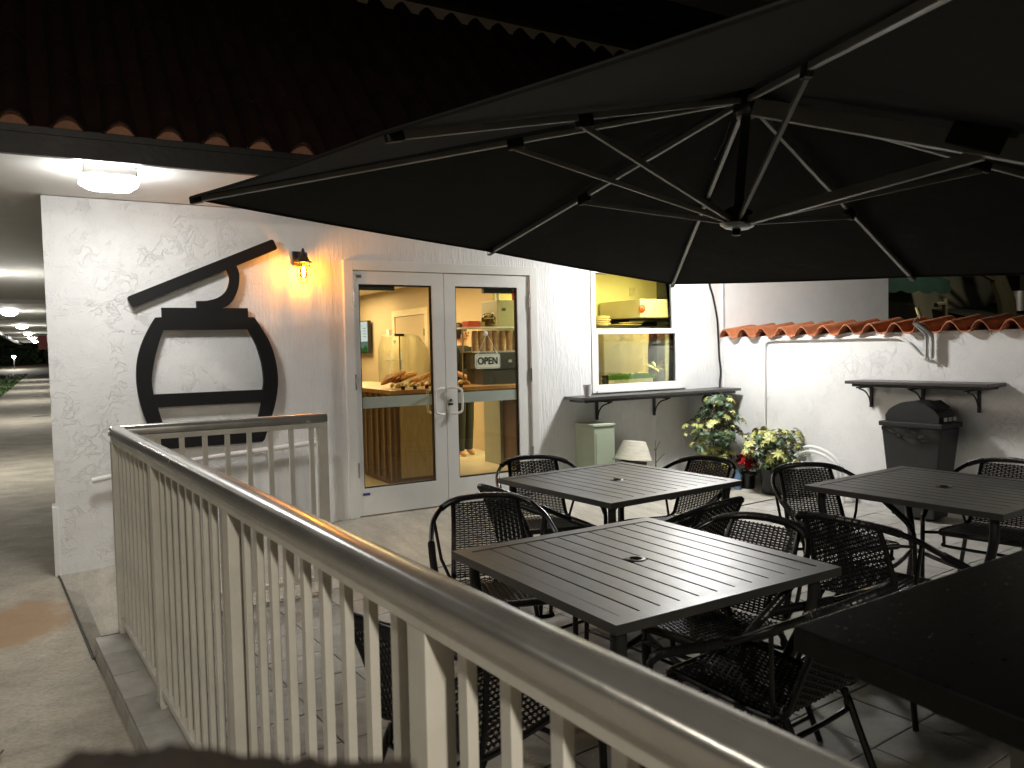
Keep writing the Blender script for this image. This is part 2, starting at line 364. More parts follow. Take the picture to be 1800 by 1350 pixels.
def link(name, data, parent=None):
    o = bpy.data.objects.new(name, data); COL.objects.link(o)
    if parent is not None:
        o.parent = parent; o.matrix_parent_inverse = base_matrix(parent).inverted()
    return o
def base_matrix(o):
    m = Matrix.Translation(o.location) @ o.rotation_euler.to_matrix().to_4x4()
    if o.parent is not None: m = base_matrix(o.parent) @ o.matrix_parent_inverse @ m
    return m
def tag(o, label=None, cat=None, group=None, kind=None):
    if label: o['label'] = label
    if cat: o['category'] = cat
    if group: o['group'] = group
    if kind: o['kind'] = kind
    return o
def thing(name, label, cat, loc=(0, 0, 0), group=None, rz=0.0):
    o = bpy.data.objects.new(name, None); COL.objects.link(o); o.location = loc; o.rotation_euler = (0, 0, rz)
    o.empty_display_size = 0.1
    return tag(o, label, cat, group)
def part(mb, name, m, parent, smooth=False, bevel=0, label=None):
    """part given in the parent's own coordinates"""
    o = mb.build(name, m, None, smooth, bevel); o.parent = parent
    if label: o['label'] = label
    return o
def child(o, name, parent, loc=(0, 0, 0), rot=(0, 0, 0)):
    """copy of a mesh piece placed in the parent's coordinates"""
    c = bpy.data.objects.new(name, o); COL.objects.link(c); c.parent = parent; c.location = loc; c.rotation_euler = rot; return c
def dup(root, loc, rz, label=None):
    r = root.copy(); COL.objects.link(r); r.location = loc; r.rotation_euler = (0, 0, rz)
    if label: r['label'] = label
    for ch in list(root.children):
        c = ch.copy(); COL.objects.link(c); c.parent = r
        for g in ch.children:
            d = g.copy(); COL.objects.link(d); d.parent = c
    return r
def spline(pts, n=6):
    P = [Vector(p) for p in pts]; out = []
    for i in range(len(P)-1):
        p0 = P[max(i-1, 0)]; p1 = P[i]; p2 = P[i+1]; p3 = P[min(i+2, len(P)-1)]
        for k in range(n):
            t = k/n
            out.append(0.5*((2*p1) + (p2-p0)*t + (2*p0-5*p1+4*p2-p3)*t*t + (3*p1-p0-3*p2+p3)*t**3))
    out.append(P[-1]); return out

# wall-B / rail frame: bd runs along the patio wall away from the camera, bn across it
AB = R(-4.498)
bd = Vector((math.sin(AB), math.cos(AB), 0)); bn = Vector((math.cos(AB), -math.sin(AB), 0)); UZ = Vector((0, 0, 1))
PB = Vector((6.063, 0, 0))
def fb(s, o, z): return PB + bd*s - bn*o + UZ*z          # o: distance in front of wall B
PR = Vector((0.288, -1.385, 0))
AR = R(-3.92); rd = Vector((math.sin(AR), math.cos(AR), 0)); rn = Vector((math.cos(AR), -math.sin(AR), 0))
def fr(s, t, z): return PR + rd*s + rn*t + UZ*z
MR = Matrix(((rn.x, rd.x, 0, 0), (rn.y, rd.y, 0, 0), (0, 0, 1, 0), (0, 0, 0, 1)))
def mR(p): return Matrix.Translation(p) @ MR
MB_B = Matrix(((bn.x, bd.x, 0, 0), (bn.y, bd.y, 0, 0), (0, 0, 1, 0), (0, 0, 0, 1)))   # x -> bn, y -> bd
def mB(p): return Matrix.Translation(p) @ MB_B

# ================================================================== SETTING
g = MB(); g.box(-150, 200, -60, 260, -0.6, -0.25); tag(g.build('ground', 'soil'), kind='structure')
def walk_z(y):
    if y >= -0.15: return 0.0
    if y <= -1.45: return -0.108
    return -0.108*((-0.15-y)/1.3)
w = MB(); ys = [75, 40, 20, 8, 3, 0.5, -0.15, -0.45, -0.8, -1.1, -1.45, -2.2, -3.5, -5, -7, -12]
tl = [(-1.6 if y > -1.1 else -3.2) for y in ys]
def joint_x(y): return 0.0 if y > 0 else 0.0-0.0955*y
for i, y in enumerate(ys):
    w.v += [(tl[i], y, walk_z(y)), (joint_x(y) if y > -1.46 else (0.0419 - 0.0785*(y))/1.0, y, walk_z(y)), (tl[i], y, -0.3)]
for i in range(len(ys)-1):
    a = i*3; w.f += [(a, a+1, a+4, a+3), (a, a+3, a+5, a+2)]
walk = w.build('walkway', 'walk'); tag(walk, kind='structure')
for k, (x0, x1, y) in enumerate(((-0.56, -0.03, 28.0), (-0.41, -0.04, 16.6))):
    MB().box(x0, x1, y-0.12, y+0.12, 0.001, 0.012).build('drain_cover', 'fascia', walk)
jx = MB()
jp = [(joint_x(y)-0.004, y, walk_z(y)+0.003) for y in (-0.02, -0.15, -0.45, -0.8, -1.1, -1.45)]
jx.tube(jp, 0.007, 5); jx.build('expansion_joint', 'mortar', walk)
# entrance slab, rising gently to the door
def slab_z(x, y):
    hx = 0.12*max(0, min(1, (x-0.1)/1.9)) if x < 3.9 else 0.12*max(0.12, 1-(x-3.9)/1.2)
    return 0.003 + hx*max(0, min(1, 1+y/1.3))
s_ = MB(); nx, ny = 62, 12
S_EDGE = -1.44
for j in range(ny+1):
    for i in range(nx+1):
        x0 = 0.088 + (6.2-0.088)*i/nx
        yend = (S_EDGE + 0.0785*x0)/0.9969
        y = 0.02 + (yend-0.02)*j/ny
        x = x0 + (0.085*max(0, -y/1.4) if i == 0 else 0.085*max(0, -y/1.4)*(1-i/nx))
        s_.v.append((x, y, slab_z(x, y)))
for j in range(ny):
    for i in range(nx): a = j*(nx+1)+i; s_.f.append((a, a+1, a+nx+2, a+nx+1))
slab = s_.build('entrance_slab', 'slab', smooth=True); tag(slab, kind='structure')
e_ = MB(); yy = [0.0, -0.3, -0.6, -0.9, -1.2, -1.43]
for y in yy:
    e_.v += [(joint_x(y)+0.004, y, walk_z(y)+0.002), (0.088+0.085*(-y/1.4)+0.001, y, slab_z(0.1, y)-0.0005)]
for i in range(len(yy)-1): a = i*2; e_.f.append((a, a+1, a+3, a+2))
e_.build('slab_edge', 'slab', slab)

# patio: pavers one by one on a mortar bed
bed = MB(); bed.box(0.036, 6.22, -7.2, -1.45, -0.2, -0.007, MB_B)
patio = bed.build('patio_floor', 'mortar'); tag(patio, kind='structure')
pm = MB(); pm.box(-0.147, 0.147, -0.147, 0.147, -0.02, 0)
paver = pm.mesh('paver', bevel=0.004); paver.materials.append(MT['paver'])
T0, SJ = 0.03, -1.44
cnt = 0
for r_ in range(14):
    for c_ in range(20):
        t = T0+0.15+0.3*c_; s = SJ-0.15-0.3*r_
        p = bn*t + bd*s
        o = child(paver, 'paver', patio, (p.x, p.y, random.uniform(-0.0012, 0.0012)), (random.uniform(-.003, .003), random.uniform(-.003, .003), AB*-1 + random.choice((0, 1, 2, 3))*PI/2))
        cnt += 1
rs = MB(); rs.box(-0.012, 0.006, -0.146, 0.146, -0.118, -0.024); riser = rs.mesh('riser_tile', bevel=0.003); riser.materials.append(MT['paver'])
for r_ in range(14):
    p = bn*(T0+0.012) + bd*(SJ-0.15-0.3*r_)
    child(riser, 'riser_tile', patio, (p.x, p.y, 0), (0, 0, -AB))
# lawn, far bank and path
lw = MB()
lw.add([(-9, 14, -0.02), (-1.62, 14, -0.02), (-1.62, 76, -0.02), (-30, 76, -0.02)], [(0, 1, 2, 3)])
lawn = lw.build('lawn', 'grass'); tag(lawn, kind='structure')
gb = MB()
for k in range(2500):
    x = random.uniform(-4.5, -1.58); y = random.uniform(20, 75); h = random.uniform(0.03, 0.09); a = random.uniform(0, PI)
    dx, dy = 0.03*math.cos(a), 0.03*math.sin(a)
    gb.add([(x-dx, y-dy, -0.02), (x+dx, y+dy, -0.02), (x+random.uniform(-.03, .03), y, h)], [(0, 1, 2)])
tag(gb.build('grass_blades', 'grass'), 'short green grass blades beside the covered walkway', 'grass', kind='stuff')
bk = MB(); bk.add([(-60, 76, -0.05), (40, 76, -0.05), (40, 100, 1.0), (-60, 100, 0.2)], [(0, 1, 2, 3)])
tag(bk.build('bank', 'soil'), kind='structure')
bp_ = MB(); bp_.add([(-9, 82, 0.12), (4, 94, 0.86), (4, 96, 0.95), (-9, 83.4, 0.16)], [(0, 1, 2, 3)])
tag(bp_.build('path', 'brickpath'), kind='structure')
hd = MB()
for k in range(6500):
    x = random.uniform(-26, 14); y = random.uniform(97, 106); top = 4.1 + 0.5*math.sin(x*0.7) + 0.3*math.sin(x*2.1)
    z = random.uniform(0.0, top); s = random.uniform(0.15, 0.42); y -= 1.2*math.sin(z*1.3+x)
    u = Vector((random.gauss(0, 1), random.gauss(0, 1), random.gauss(0, 1))).normalized(); v2 = u.orthogonal().normalized()
    c = Vector((x, y, z)); hd.add([c-u*s, c+v2*s*.6, c+u*s, c-v2*s*.6], [(0, 1, 2, 3)])
tag(hd.build('hedge', 'hedge'), 'dark green far hedge at the end of the covered walkway', 'hedge', kind='stuff')

# ================================================================== CAFE BUILDING
bld = thing('cafe_building', 'white stucco cafe with clay tile roof and glass double doors', 'building', (3, 0, 0))
DX0, DX1, DZ1 = 2.0, 3.776, 2.155
WX0, WX1, WZ0, WZ1 = 4.385, 5.545, 1.0, 2.18
wl = MB()
wl.box(0, DX0, 0, 0.2, -0.3, 2.5); wl.box(DX0, DX1, 0, 0.2, DZ1, 2.5); wl.box(DX1, WX0, 0, 0.2, -0.3, 2.5)
wl.box(WX0, WX1, 0, 0.2, -0.3, WZ0); wl.box(WX0, WX1, 0, 0.2, WZ1, 2.5); wl.box(WX1, 6.075, 0, 0.2, -0.3, 2.5)
wl.build('wall', 'stucco', bld)
MB().box(DX0, DX1, 0.0, 0.2, -0.3, 0.122).build('threshold', 'slab', bld)
sw = MB(); sw.box(0.0, 0.2, 0.2, 62, -0.3, 2.5); sw.build('side_wall', 'stucco', bld)
MB().box(-0.022, 0.012, -0.018, 0.16, -0.02, 0.46).build('corner_guard', 'whitepipe', bld, bevel=0.004)
ew = MB(); ew.add([(x, y, z) for z in (-0.3, 2.50) for x, y in ((6.078, 0.03), (7.99, -0.60), (8.05, -0.42), (6.078, 0.24))], [(3, 2, 1, 0), (4, 5, 6, 7), (0, 1, 5, 4), (1, 2, 6, 5), (2, 3, 7, 6), (3, 0, 4, 7)]); ew.build('end_wall', 'stucco_grey', bld)
# eave: soffit, fascia, corridor ceiling with its outer beam
sf = MB(); sf.box(-1.75, 9.0, -1.13, 62, 2.505, 2.56); sf.build('soffit', 'soffit', bld)
for y in (11, 20, 29, 38, 47, 56):
    MB().box(-1.55, -0.002, y-0.07, y+0.07, 2.44, 2.503).build('ceiling_beam', 'soffit', bld)
MB().box(-1.75, -1.6, -1.12, 62, 2.38, 2.503).build('edge_beam', 'fascia', bld)
fa = MB(); fa.box(-2.4, 9.0, -1.17, -1.13, 2.50, 2.640); fa.box(-2.4, 9.0, -1.180, -1.171, 2.61, 2.642); fa.build('fascia', 'fascia', bld)
MB().box(-2.4, 9.0, -1.172, 0.72, 2.6405, 2.648).build('drip_edge', 'fascia', bld)
# roof: S tiles
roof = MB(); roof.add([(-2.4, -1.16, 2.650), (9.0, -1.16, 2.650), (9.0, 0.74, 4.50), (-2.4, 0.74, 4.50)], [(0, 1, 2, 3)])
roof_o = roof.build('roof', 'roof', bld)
PT = 0.2485; SL = math.atan2(1.836, 1.9); LT = 2.64; NC = 6
def s_tile(L_, wdt, hgt, th=0.012, tip=0.0, n=14):
    m = MB(); prof = []
    for i in range(n+1):
        u = i/n
        if u < 0.62: z = hgt*math.sin(PI*u/0.62)**0.85
        else: z = -0.012*math.sin(PI*(u-0.62)/0.38)
        prof.append((u*wdt, z))
    for (y, dz) in ((0, tip), (L_, 0)):
        for x, z in prof: m.v.append((x, y, z+dz))
        for x, z in prof: m.v.append((x, y, z+dz-th))
    k = n+1
    for i in range(n):
        m.f += [(i, i+1, 2*k+i+1, 2*k+i), (k+i+1, k+i, 3*k+i, 3*k+i+1), (i, k+i, k+i+1, i+1), (2*k+i, 2*k+i+1, 3*k+i+1, 3*k+i)]
    m.f += [(0, 2*k, 3*k, k), (n, k+n, 3*k+n, 2*k+n)]
    return m
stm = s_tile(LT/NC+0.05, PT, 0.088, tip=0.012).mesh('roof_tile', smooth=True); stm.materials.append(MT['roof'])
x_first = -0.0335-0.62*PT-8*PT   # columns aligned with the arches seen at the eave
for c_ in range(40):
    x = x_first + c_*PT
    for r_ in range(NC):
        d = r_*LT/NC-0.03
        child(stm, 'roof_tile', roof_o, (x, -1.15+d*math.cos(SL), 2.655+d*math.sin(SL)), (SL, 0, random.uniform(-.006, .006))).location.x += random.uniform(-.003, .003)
bs = MB(); prof = [(PT*0.62*u/10, 0.084*math.sin(PI*u/10)**0.85) for u in range(11)]
bs.prism([[(a, b-0.002) for a, b in prof] + [(PT*0.6, -0.005), (0.004, -0.005)]], lambda a, b, d: (a, d, b), 0, 0.012)
bsm = bs.mesh('bird_stop'); bsm.materials.append(MT['stopper'])
for c_ in range(40):
    child(bsm, 'bird_stop', roof_o, (x_first+c_*PT, -1.176, 2.6535))
# upper storey band behind the roof and its dark eave
MB().box(-3, 9.2, 0.74, 0.95, 4.3, 6.0).build('upper_wall', 'cream', bld)
up_ = MB(); up_.box(-3, 9.3, 0.05, 0.739, 4.60, 4.66); up_.box(-3, 9.3, 0.0, 0.049, 4.58, 4.80); up_.build('upper_eave', 'fascia', bld)
MB().box(-3, 9.3, -0.03, -0.001, 4.655, 4.80).build('upper_fascia', 'fascia', bld)

# ---- double door
df = MB(); df.box(DX0, DX0+0.075, -0.035, 0.1, 0.122, DZ1); df.box(DX1-0.075, DX1, -0.035, 0.1, 0.122, DZ1)
df.box(DX0+0.075, DX1-0.075, -0.035, 0.1, DZ1-0.075, DZ1)
df.build('door_frame', 'door', bld, bevel=0.003)
def door(x0, x1, g0, g1, hinge_x, hs, hx):
    d = MB(); y0, y1 = -0.012, 0.04; z0, z1 = 0.132, DZ1-0.08; a, b = 0.345, 1.972
    d.box(x0, g0, y0, y1, z0, z1); d.box(g1, x1, y0, y1, z0, z1)
    d.box(g0, g1, y0, y1, z0, a); d.box(g0, g1, y0, y1, b, z1)
    o = d.build('door', 'door', bld)
    gk = MB()
    for (p, q, r1, r2) in ((g0, g0+0.012, a, b), (g1-0.012, g1, a, b), (g0+0.012, g1-0.012, a, a+0.012), (g0+0.012, g1-0.012, b-0.012, b)):
        gk.box(p, q, 0.004, 0.03, r1, r2)
    gk.build('gasket', 'gasket', o)
    MB().box(g0+0.012, g1-0.012, 0.012, 0.02, a+0.012, b-0.012).build('glass_pane', 'glass', o)
    MB().box(g0+0.014, g1-0.014, 0.0100, 0.0108, 0.985, 1.075).build('frosted_band', 'frost', o)
    hz0, hz1 = 0.905, 1.118
    pts = spline([(hx, -0.014, hz0), (hx+hs*0.03, -0.05, hz0-0.003), (hx+hs*0.075, -0.062, hz0+0.006), (hx+hs*0.1, -0.064, hz0+0.035), (hx+hs*0.1, -0.064, hz1-0.035), (hx+hs*0.075, -0.062, hz1-0.006), (hx+hs*0.03, -0.05, hz1+0.003), (hx, -0.014, hz1)], 5)
    MB().tube(pts, 0.0095, 10).build('handle', 'whitepipe', o, smooth=True)
    MB().tube([p+Vector((0, 0.1, 0)) if False else Vector((p.x, 0.042+(-0.012-p.y), p.z)) for p in pts], 0.0095, 8).build('handle', 'steel', o, smooth=True)
    for hz in (0.5, 1.2, 1.85):
        h = MB(); h.lathe([(0.010, hz-0.06), (0.010, hz+0.06)], (hinge_x, -0.028, 0), 10); h.build('hinge', 'steel', o, smooth=True)
    return o
dL = door(DX0+0.078, 2.862, 2.125, 2.757, DX0+0.076, -1, 2.842)
dR = door(2.868, DX1-0.078, 2.972, 3.580, DX1-0.076, 1, 2.888)
MB().box(2.13, 2.45, 0.045, 0.09, 1.93, 1.985).build('door_closer', 'greymetal', dL)
MB().box(3.28, 3.575, 0.045, 0.09, 1.925, 1.978).build('door_closer', 'greymetal', dR)
lk = MB(); lk.lathe([(0.016, 0), (0.016, 0.012), (0.011, 0.014)], (2.905, -0.012, 1.01), 16, Matrix.Rotation(PI/2, 4, 'X')); lk.build('lock_cylinder', 'steel', dR, smooth=True)
MB().box(2.878, 2.925, -0.0145, -0.0125, 0.972, 0.99).build('small_sticker', 'ink', dR)
MB().box(2.11, 2.17, -0.0145, -0.0125, 0.292, 0.312).build('tape_strip', 'tape', dL)
MB().box(2.11, 2.15, -0.0145, -0.0125, 2.02, 2.045).build('alarm_contact', 'rim', dL)

# ---- sash window
win = MB()
win.box(WX0, WX0+0.05, -0.012, 0.12, WZ0, WZ1); win.box(WX1-0.06, WX1, -0.012, 0.12, WZ0, WZ1)
win.box(WX0+0.05, WX1-0.06, -0.012, 0.12, WZ1-0.05, WZ1); win.box(WX0+0.05, WX1-0.06, -0.02, 0.12, WZ0, WZ0+0.03)
wno = win.build('window', 'vinyl', bld, bevel=0.003)
ls = MB(); a0, a1 = WX0+0.05, WX1-0.06
ls.box(a0, a1, 0.005, 0.045, 1.555, 1.605); ls.box(a0, a1, 0.005, 0.045, WZ0+0.03, WZ0+0.075); ls.box(a0, a0+0.035, 0.005, 0.045, WZ0+0.075, 1.555); ls.box(a1-0.045, a1, 0.005, 0.045, WZ0+0.075, 1.555)
ls.build('lower_sash', 'vinyl', wno, bevel=0.003)
us = MB(); us.box(a0, a1, 0.05, 0.085, 1.56, 1.60); us.box(a0, a0+0.035, 0.05, 0.085, 1.60, WZ1-0.05); us.box(a1-0.045, a1, 0.05, 0.085, 1.60, WZ1-0.05)
us.build('upper_sash', 'vinyl', wno, bevel=0.003)
MB().box(a0+0.035, a1-0.045, 0.022, 0.027, WZ0+0.075, 1.555).build('glass_pane', 'winglass', wno)
MB().box(a0+0.035, a1-0.045, 0.066, 0.071, 1.60, WZ1-0.05).build('glass_pane', 'winglass', wno)
MB().box(WX0, WX1, 0.12, 0.42, WZ0-0.03, WZ0+0.04).build('inner_sill', 'vinyl', wno)

ORD = ['first', 'second', 'third', 'fourth', 'fifth', 'sixth', 'seventh']
PLA = ['lying alone', 'lower of the pair', 'upper of the pair']
# ---- ceiling lamps (lit)
def soffit_light(loc, label, lens='led'):
    t = thing('ceiling_light', label, 'ceiling light', loc, 'square lamps under the cafe eave')
    h = MB(); h.box(-0.138, 0.138, -0.12, 0.12, -0.052, 0); part(h, 'housing', 'galv', t, bevel=0.008)
    n = MB(); prof = [(0.146, 0.128, -0.053), (0.152, 0.134, -0.072), (0.105, 0.092, -0.108)]
    for a, b, z in prof:
        k = 0.035
        n.v += [(a-k, -b, z), (a, -b+k, z), (a, b-k, z), (a-k, b, z), (-a+k, b, z), (-a, b-k, z), (-a, -b+k, z), (-a+k, -b, z)]
    for i in range(2):
        for j in range(8): n.f.append((i*8+j, i*8+(j+1) % 8, (i+1)*8+(j+1) % 8, (i+1)*8+j))
    n.f.append(tuple(range(16, 24)))
    part(n, 'lens', lens, t); return t
soffit_light((0.34, -0.93, 2.504), 'lit square ceiling lamp above the cable car sign')
soffit_light((4.95, -0.88, 2.504), 'lit square ceiling lamp above the window, behind the parasol', 'led2')
places = ['nearest', 'second', 'third', 'fourth', 'fifth', 'farthest']
for k, y in enumerate((5.7, 15.1, 24.5, 33.6, 42.9, 53.5)):
    t = thing('dome_light', f'lit round dome lamp on the walkway ceiling, {places[k]} along the passage', 'ceiling light', (-0.72, y, 2.503), 'dome lamps along the walkway ceiling')
    m = MB(); m.lathe([(0.17, -0.03), (0.17, 0)], seg=20); part(m, 'base_ring', 'galv', t)
    m = MB(); m.lathe([(0.03, -0.11), (0.10, -0.095), (0.15, -0.06), (0.165, -0.031)], seg=20); part(m, 'dome', 'ledc', t)

# ---- cable car sign
sg = thing('cable_car_sign', 'large black cable car cutout sign mounted on the white wall', 'wall sign', (0.98, -0.03, 0.8))
fA = lambda a, b, d: (a, d, b)
def rounded_bar(p, q, r_, n=6):
    p, q = Vector(p).to_2d(), Vector(q).to_2d(); d = (q-p).normalized(); nn = Vector((-d.y, d.x)); k = r_*0.45; out = []
    for c, sg_ in ((p, -1), (q, 1)):
        for i in range(n+1):
            a = i/n*PI/2
            out.append(c + d*sg_*(-k + k*math.sin(a)) + nn*(-sg_ if False else sg_)*(-(r_-k) - k*math.cos(a)))
        for i in range(n+1):
            a = i/n*PI/2
            out.append(c + d*sg_*(-k + k*math.cos(a)) + nn*sg_*((r_-k) + k*math.sin(a)))
    return [(v.x, v.y) for v in out]
m = MB(); m.prism([rounded_bar((0.490, 1.808), (1.478, 2.248), 0.040)], fA, -0.062, -0.018); m.build('cable_bar', 'sign_black', sg, bevel=0.003)
inner = [(v.x, v.y) for v in spline([(1.128, 2.055, 0), (1.148, 1.985, 0), (1.125, 1.905, 0), (1.072, 1.853, 0), (0.99, 1.826, 0), (0.917, 1.822, 0)], 5)]
outer = [(v.x, v.y) for v in spline([(0.917, 1.772, 0), (1.08, 1.772, 0), (1.155, 1.82, 0), (1.203, 1.92, 0), (1.213, 2.02, 0), (1.192, 2.088, 0)], 5)]
m = MB(); m.prism([inner+outer], fA, -0.061, -0.018); m.build('hanger', 'sign_black', sg)
right = [(v.x, v.y) for v in spline([(1.309, 1.708, 0), (1.362, 1.622, 0), (1.418, 1.512, 0), (1.452, 1.387, 0), (1.464, 1.248, 0), (1.448, 1.111, 0), (1.410, 0.976, 0), (1.352, 0.81, 0)], 5)]
left = [(v.x, v.y) for v in spline([(0.640, 0.802, 0), (0.570, 0.97, 0), (0.530, 1.112, 0), (0.511, 1.27, 0), (0.521, 1.41, 0), (0.553, 1.526, 0), (0.600, 1.629, 0), (0.646, 1.706, 0)], 5)]
outl = [(0.688, 1.774), (1.265, 1.774), (1.265, 1.709)] + right + [(1.335, 0.792), (0.66, 0.792)] + left + [(0.688, 1.709)]
w1 = [(0.693, 1.62), (1.264, 1.62)] + [(v.x, v.y) for v in spline([(1.318, 1.501, 0), (1.350, 1.377, 0), (1.362, 1.252, 0), (1.354, 1.176, 0)], 5)] + [(v.x, v.y) for v in spline([(0.614, 1.176, 0), (0.607, 1.282, 0), (0.630, 1.42, 0), (0.662, 1.536, 0)], 5)]
w2 = [(0.637, 1.086), (1.344, 1.086), (1.322, 1.0), (1.284, 0.89), (0.699, 0.89), (0.661, 0.987)]
m = MB(); m.prism([outl, w1, w2], fA, -0.06, -0.018); m.build('cabin', 'sign_black', sg)
m = MB()
for x, z in ((0.75, 1.7), (1.2, 1.7), (0.75, 0.84), (1.25, 0.84), (0.7, 1.9), (1.3, 2.17)): m.lathe([(0.008, 0), (0.008, 0.022)], (x, 0.003, z), 8, Matrix.Rotation(PI/2, 4, 'X'))
m.build('standoff_pin', 'galv', sg)

# ---- lantern
lt = thing('wall_lantern', 'small caged wall lantern with glowing amber bulb by the doors', 'wall lamp', (1.667, -0.11, 2.05))
MB().box(1.612, 1.68, -0.028, -0.004, 2.095, 2.205).build('back_plate', 'rust', lt, bevel=0.004)
MB().tube([(1.65, -0.02, 2.165), (1.66, -0.07, 2.175), (1.667, -0.11, 2.17)], 0.009, 8).build('arm', 'rust', lt, smooth=True)
C3 = Vector((1.667, -0.11, 0))
MB().lathe([(0.062, 2.112), (0.064, 2.118), (0.046, 2.13), (0.033, 2.16), (0.030, 2.185), (0.014, 2.192), (0.007, 2.215), (0.003, 2.222)], C3, 20).build('cap', 'rust', lt, smooth=True)
cg = MB()
for k in range(4):
    a = PI/4+k*PI/2; d = Vector((math.cos(a), math.sin(a), 0))
    cg.tube([C3+d*0.052+UZ*2.112, C3+d*0.052+UZ*2.02, C3+d*0.046+UZ*1.99, C3+d*0.028+UZ*1.965, C3+UZ*1.955], 0.0028, 6)
for z in (2.085, 2.018): cg.tube([C3+Vector((0.053*math.cos(i*PI/10), 0.053*math.sin(i*PI/10), z)) for i in range(20)], 0.0028, 6, closed=True)
cg.build('cage', 'rust', lt, smooth=True)
MB().lathe([(0.012, 2.11), (0.014, 2.09), (0.026, 2.06), (0.027, 2.03), (0.018, 2.0), (0.004, 1.99)], C3, 16).build('bulb', 'bulbglass', lt, smooth=True)
MB().lathe([(0.006, 2.085), (0.010, 2.07), (0.010, 2.02), (0.005, 2.005)], C3, 10).build('filament', 'filament', lt, smooth=True)

# ---- handrail pipe on wall A
hr = thing('handrail_pipe', 'thin white pipe handrail fixed to the wall below the cable car sign', 'handrail', (1.0, -0.07, 0.6))
MB().tube(spline([(0.215, -0.07, 0.622), (0.85, -0.07, 0.70), (1.50, -0.07, 0.742), (1.70, -0.07, 0.752), (1.775, -0.07, 0.735), (1.80, -0.07, 0.69), (1.80, -0.07, 0.12)], 6), 0.019, 10).build('pipe', 'whitepipe', hr, smooth=True)
for x, z in ((0.45, 0.652), (1.35, 0.735)): MB().tube([(x, -0.002, z-0.03), (x, -0.05, z-0.03), (x, -0.07, z-0.008)], 0.008, 6).build('bracket', 'whitepipe', hr)

# ---- shelf on wall A
def shelf(name, label, f, L0, L1, dep, z, brs, side):
    t = thing(name, label, 'wall shelf', f((L0+L1)/2, 0, z))
    m = MB()
    pts = [f(u, o, zz) for zz in (z-0.026, z) for (u, o) in ((L0, 0.004), (L1, 0.004), (L1, dep), (L0, dep))]
    m.add(pts, [(3, 2, 1, 0), (4, 5, 6, 7), (0, 1, 5, 4), (1, 2, 6, 5), (2, 3, 7, 6), (3, 0, 4, 7)])
    m.build('top', 'table', t, bevel=0.004)
    a, b = sorted((L0, L1)); q = MB(); a += 0.05; b -= 0.05
    pts = [f(u, o, zz) for zz in (z-0.05, z-0.0275) for (u, o) in ((a, 0.02), (b, 0.02), (b, dep-0.03), (a, dep-0.03))]
    q.add(pts, [(3, 2, 1, 0), (4, 5, 6, 7), (0, 1, 5, 4), (1, 2, 6, 5), (2, 3, 7, 6), (3, 0, 4, 7)]); q.build('under_frame', 'black_paint', t)
    for u in brs:
        k = MB(); k.bar(f(u, 0.012, z-0.05), f(u, 0.012, z-0.24), 0.022, 0.02, f(u, 1, 0)-f(u, 0, 0))
        k.bar(f(u, 0.02, z-0.061), f(u, dep-0.06, z-0.061), 0.022, 0.012)
        k.tube(spline([f(u, 0.025, z-0.21), f(u, 0.05, z-0.15), f(u, 0.11, z-0.098), f(u, dep-0.09, z-0.07)], 6), 0.007, 6)
        k.build('bracket', 'black_paint', t)
    return t
shelf('wall_shelf', 'long black counter shelf below the sash window', lambda u, o, z: Vector((u, -o, z)), 4.06, 6.03, 0.30, 0.987, (4.43, 5.13, 5.83), 1)
shelf('wall_shelf', 'black counter shelf on the patio wall above the bin', lambda u, o, z: fb(u, o, z), -2.74, -1.58, 0.29, 1.10, (-2.55, -2.11, -1.66), 1)
m = MB(); m.lathe([(0.030, 0), (0.044, 0.105), (0.041, 0.105), (0.028, 0.006)], (4.24, -0.13, 0.988), 24); cupo = m.build('cup', 'cup', smooth=True)
tag(cupo, 'white takeaway cup standing on the shelf left of the window', 'cup')

# ---- things along the walls
t = thing('electric_box', 'pale green metal utility box against the wall below the shelf', 'utility box', (4.295, -0.15, 0))
MB().box(4.18, 4.41, -0.30, -0.004, 0.02, 0.715).build('body', 'elec', t, bevel=0.006)
MB().box(4.172, 4.418, -0.308, -0.004, 0.717, 0.737).build('lid', 'elec', t, bevel=0.004)
MB().box(4.20, 4.39, -0.304, -0.3015, 0.10, 0.66).build('front_panel', 'elec', t)
MB().lathe([(0.009, 0), (0.009, 0.012)], (4.385, -0.304, 0.42), 10, Matrix.Rotation(PI/2, 4, 'X')).build('bolt', 'steel', t)
m = MB(); m.lathe([(0.085, 0.006), (0.10, 0.05), (0.125, 0.33), (0.13, 0.36), (0.118, 0.36), (0.11, 0.33)], (4.69, -0.22, 0), 24); po = m.build('flower_pot', 'blackplastic', smooth=True)
tag(po, 'black plant pot under the upturned cream bowl', 'pot')
rot = Matrix.Rotation(R(6), 4, 'Y')
m = MB(); m.lathe([(0.172, -0.02), (0.178, -0.012), (0.172, 0.0), (0.158, 0.03), (0.135, 0.09), (0.112, 0.14), (0.108, 0.152), (0.0, 0.155)], (4.69, -0.22, 0.392), 32, rot, caps=False)
tag(m.build('bowl', 'ceramic', smooth=True), 'cream ribbed bowl turned upside down on a black pot', 'bowl')
m = MB(); m.tube(spline([(5.86, -0.03, 2.49), (5.87, -0.025, 2.1), (5.93, -0.022, 1.92), (5.985, -0.02, 1.7), (6.00, -0.02, 1.5), (6.01, -0.02, 1.3), (6.03, -0.02, 1.15), (6.015, -0.02, 0.99), (6.02, -0.05, 0.7), (6.0, -0.06, 0.2)], 5), 0.0105, 8)
tag(m.build('power_cable', 'black_paint', smooth=True), 'black cable hanging down the white wall near the corner', 'cable')
m = MB(); m.box(6.058, 6.075, -0.028, -0.002, 0.0, 2.5); tag(m.build('corner_pipe', 'whitepipe', bevel=0.003), 'slim white vertical trunking in the wall corner', 'trunking')
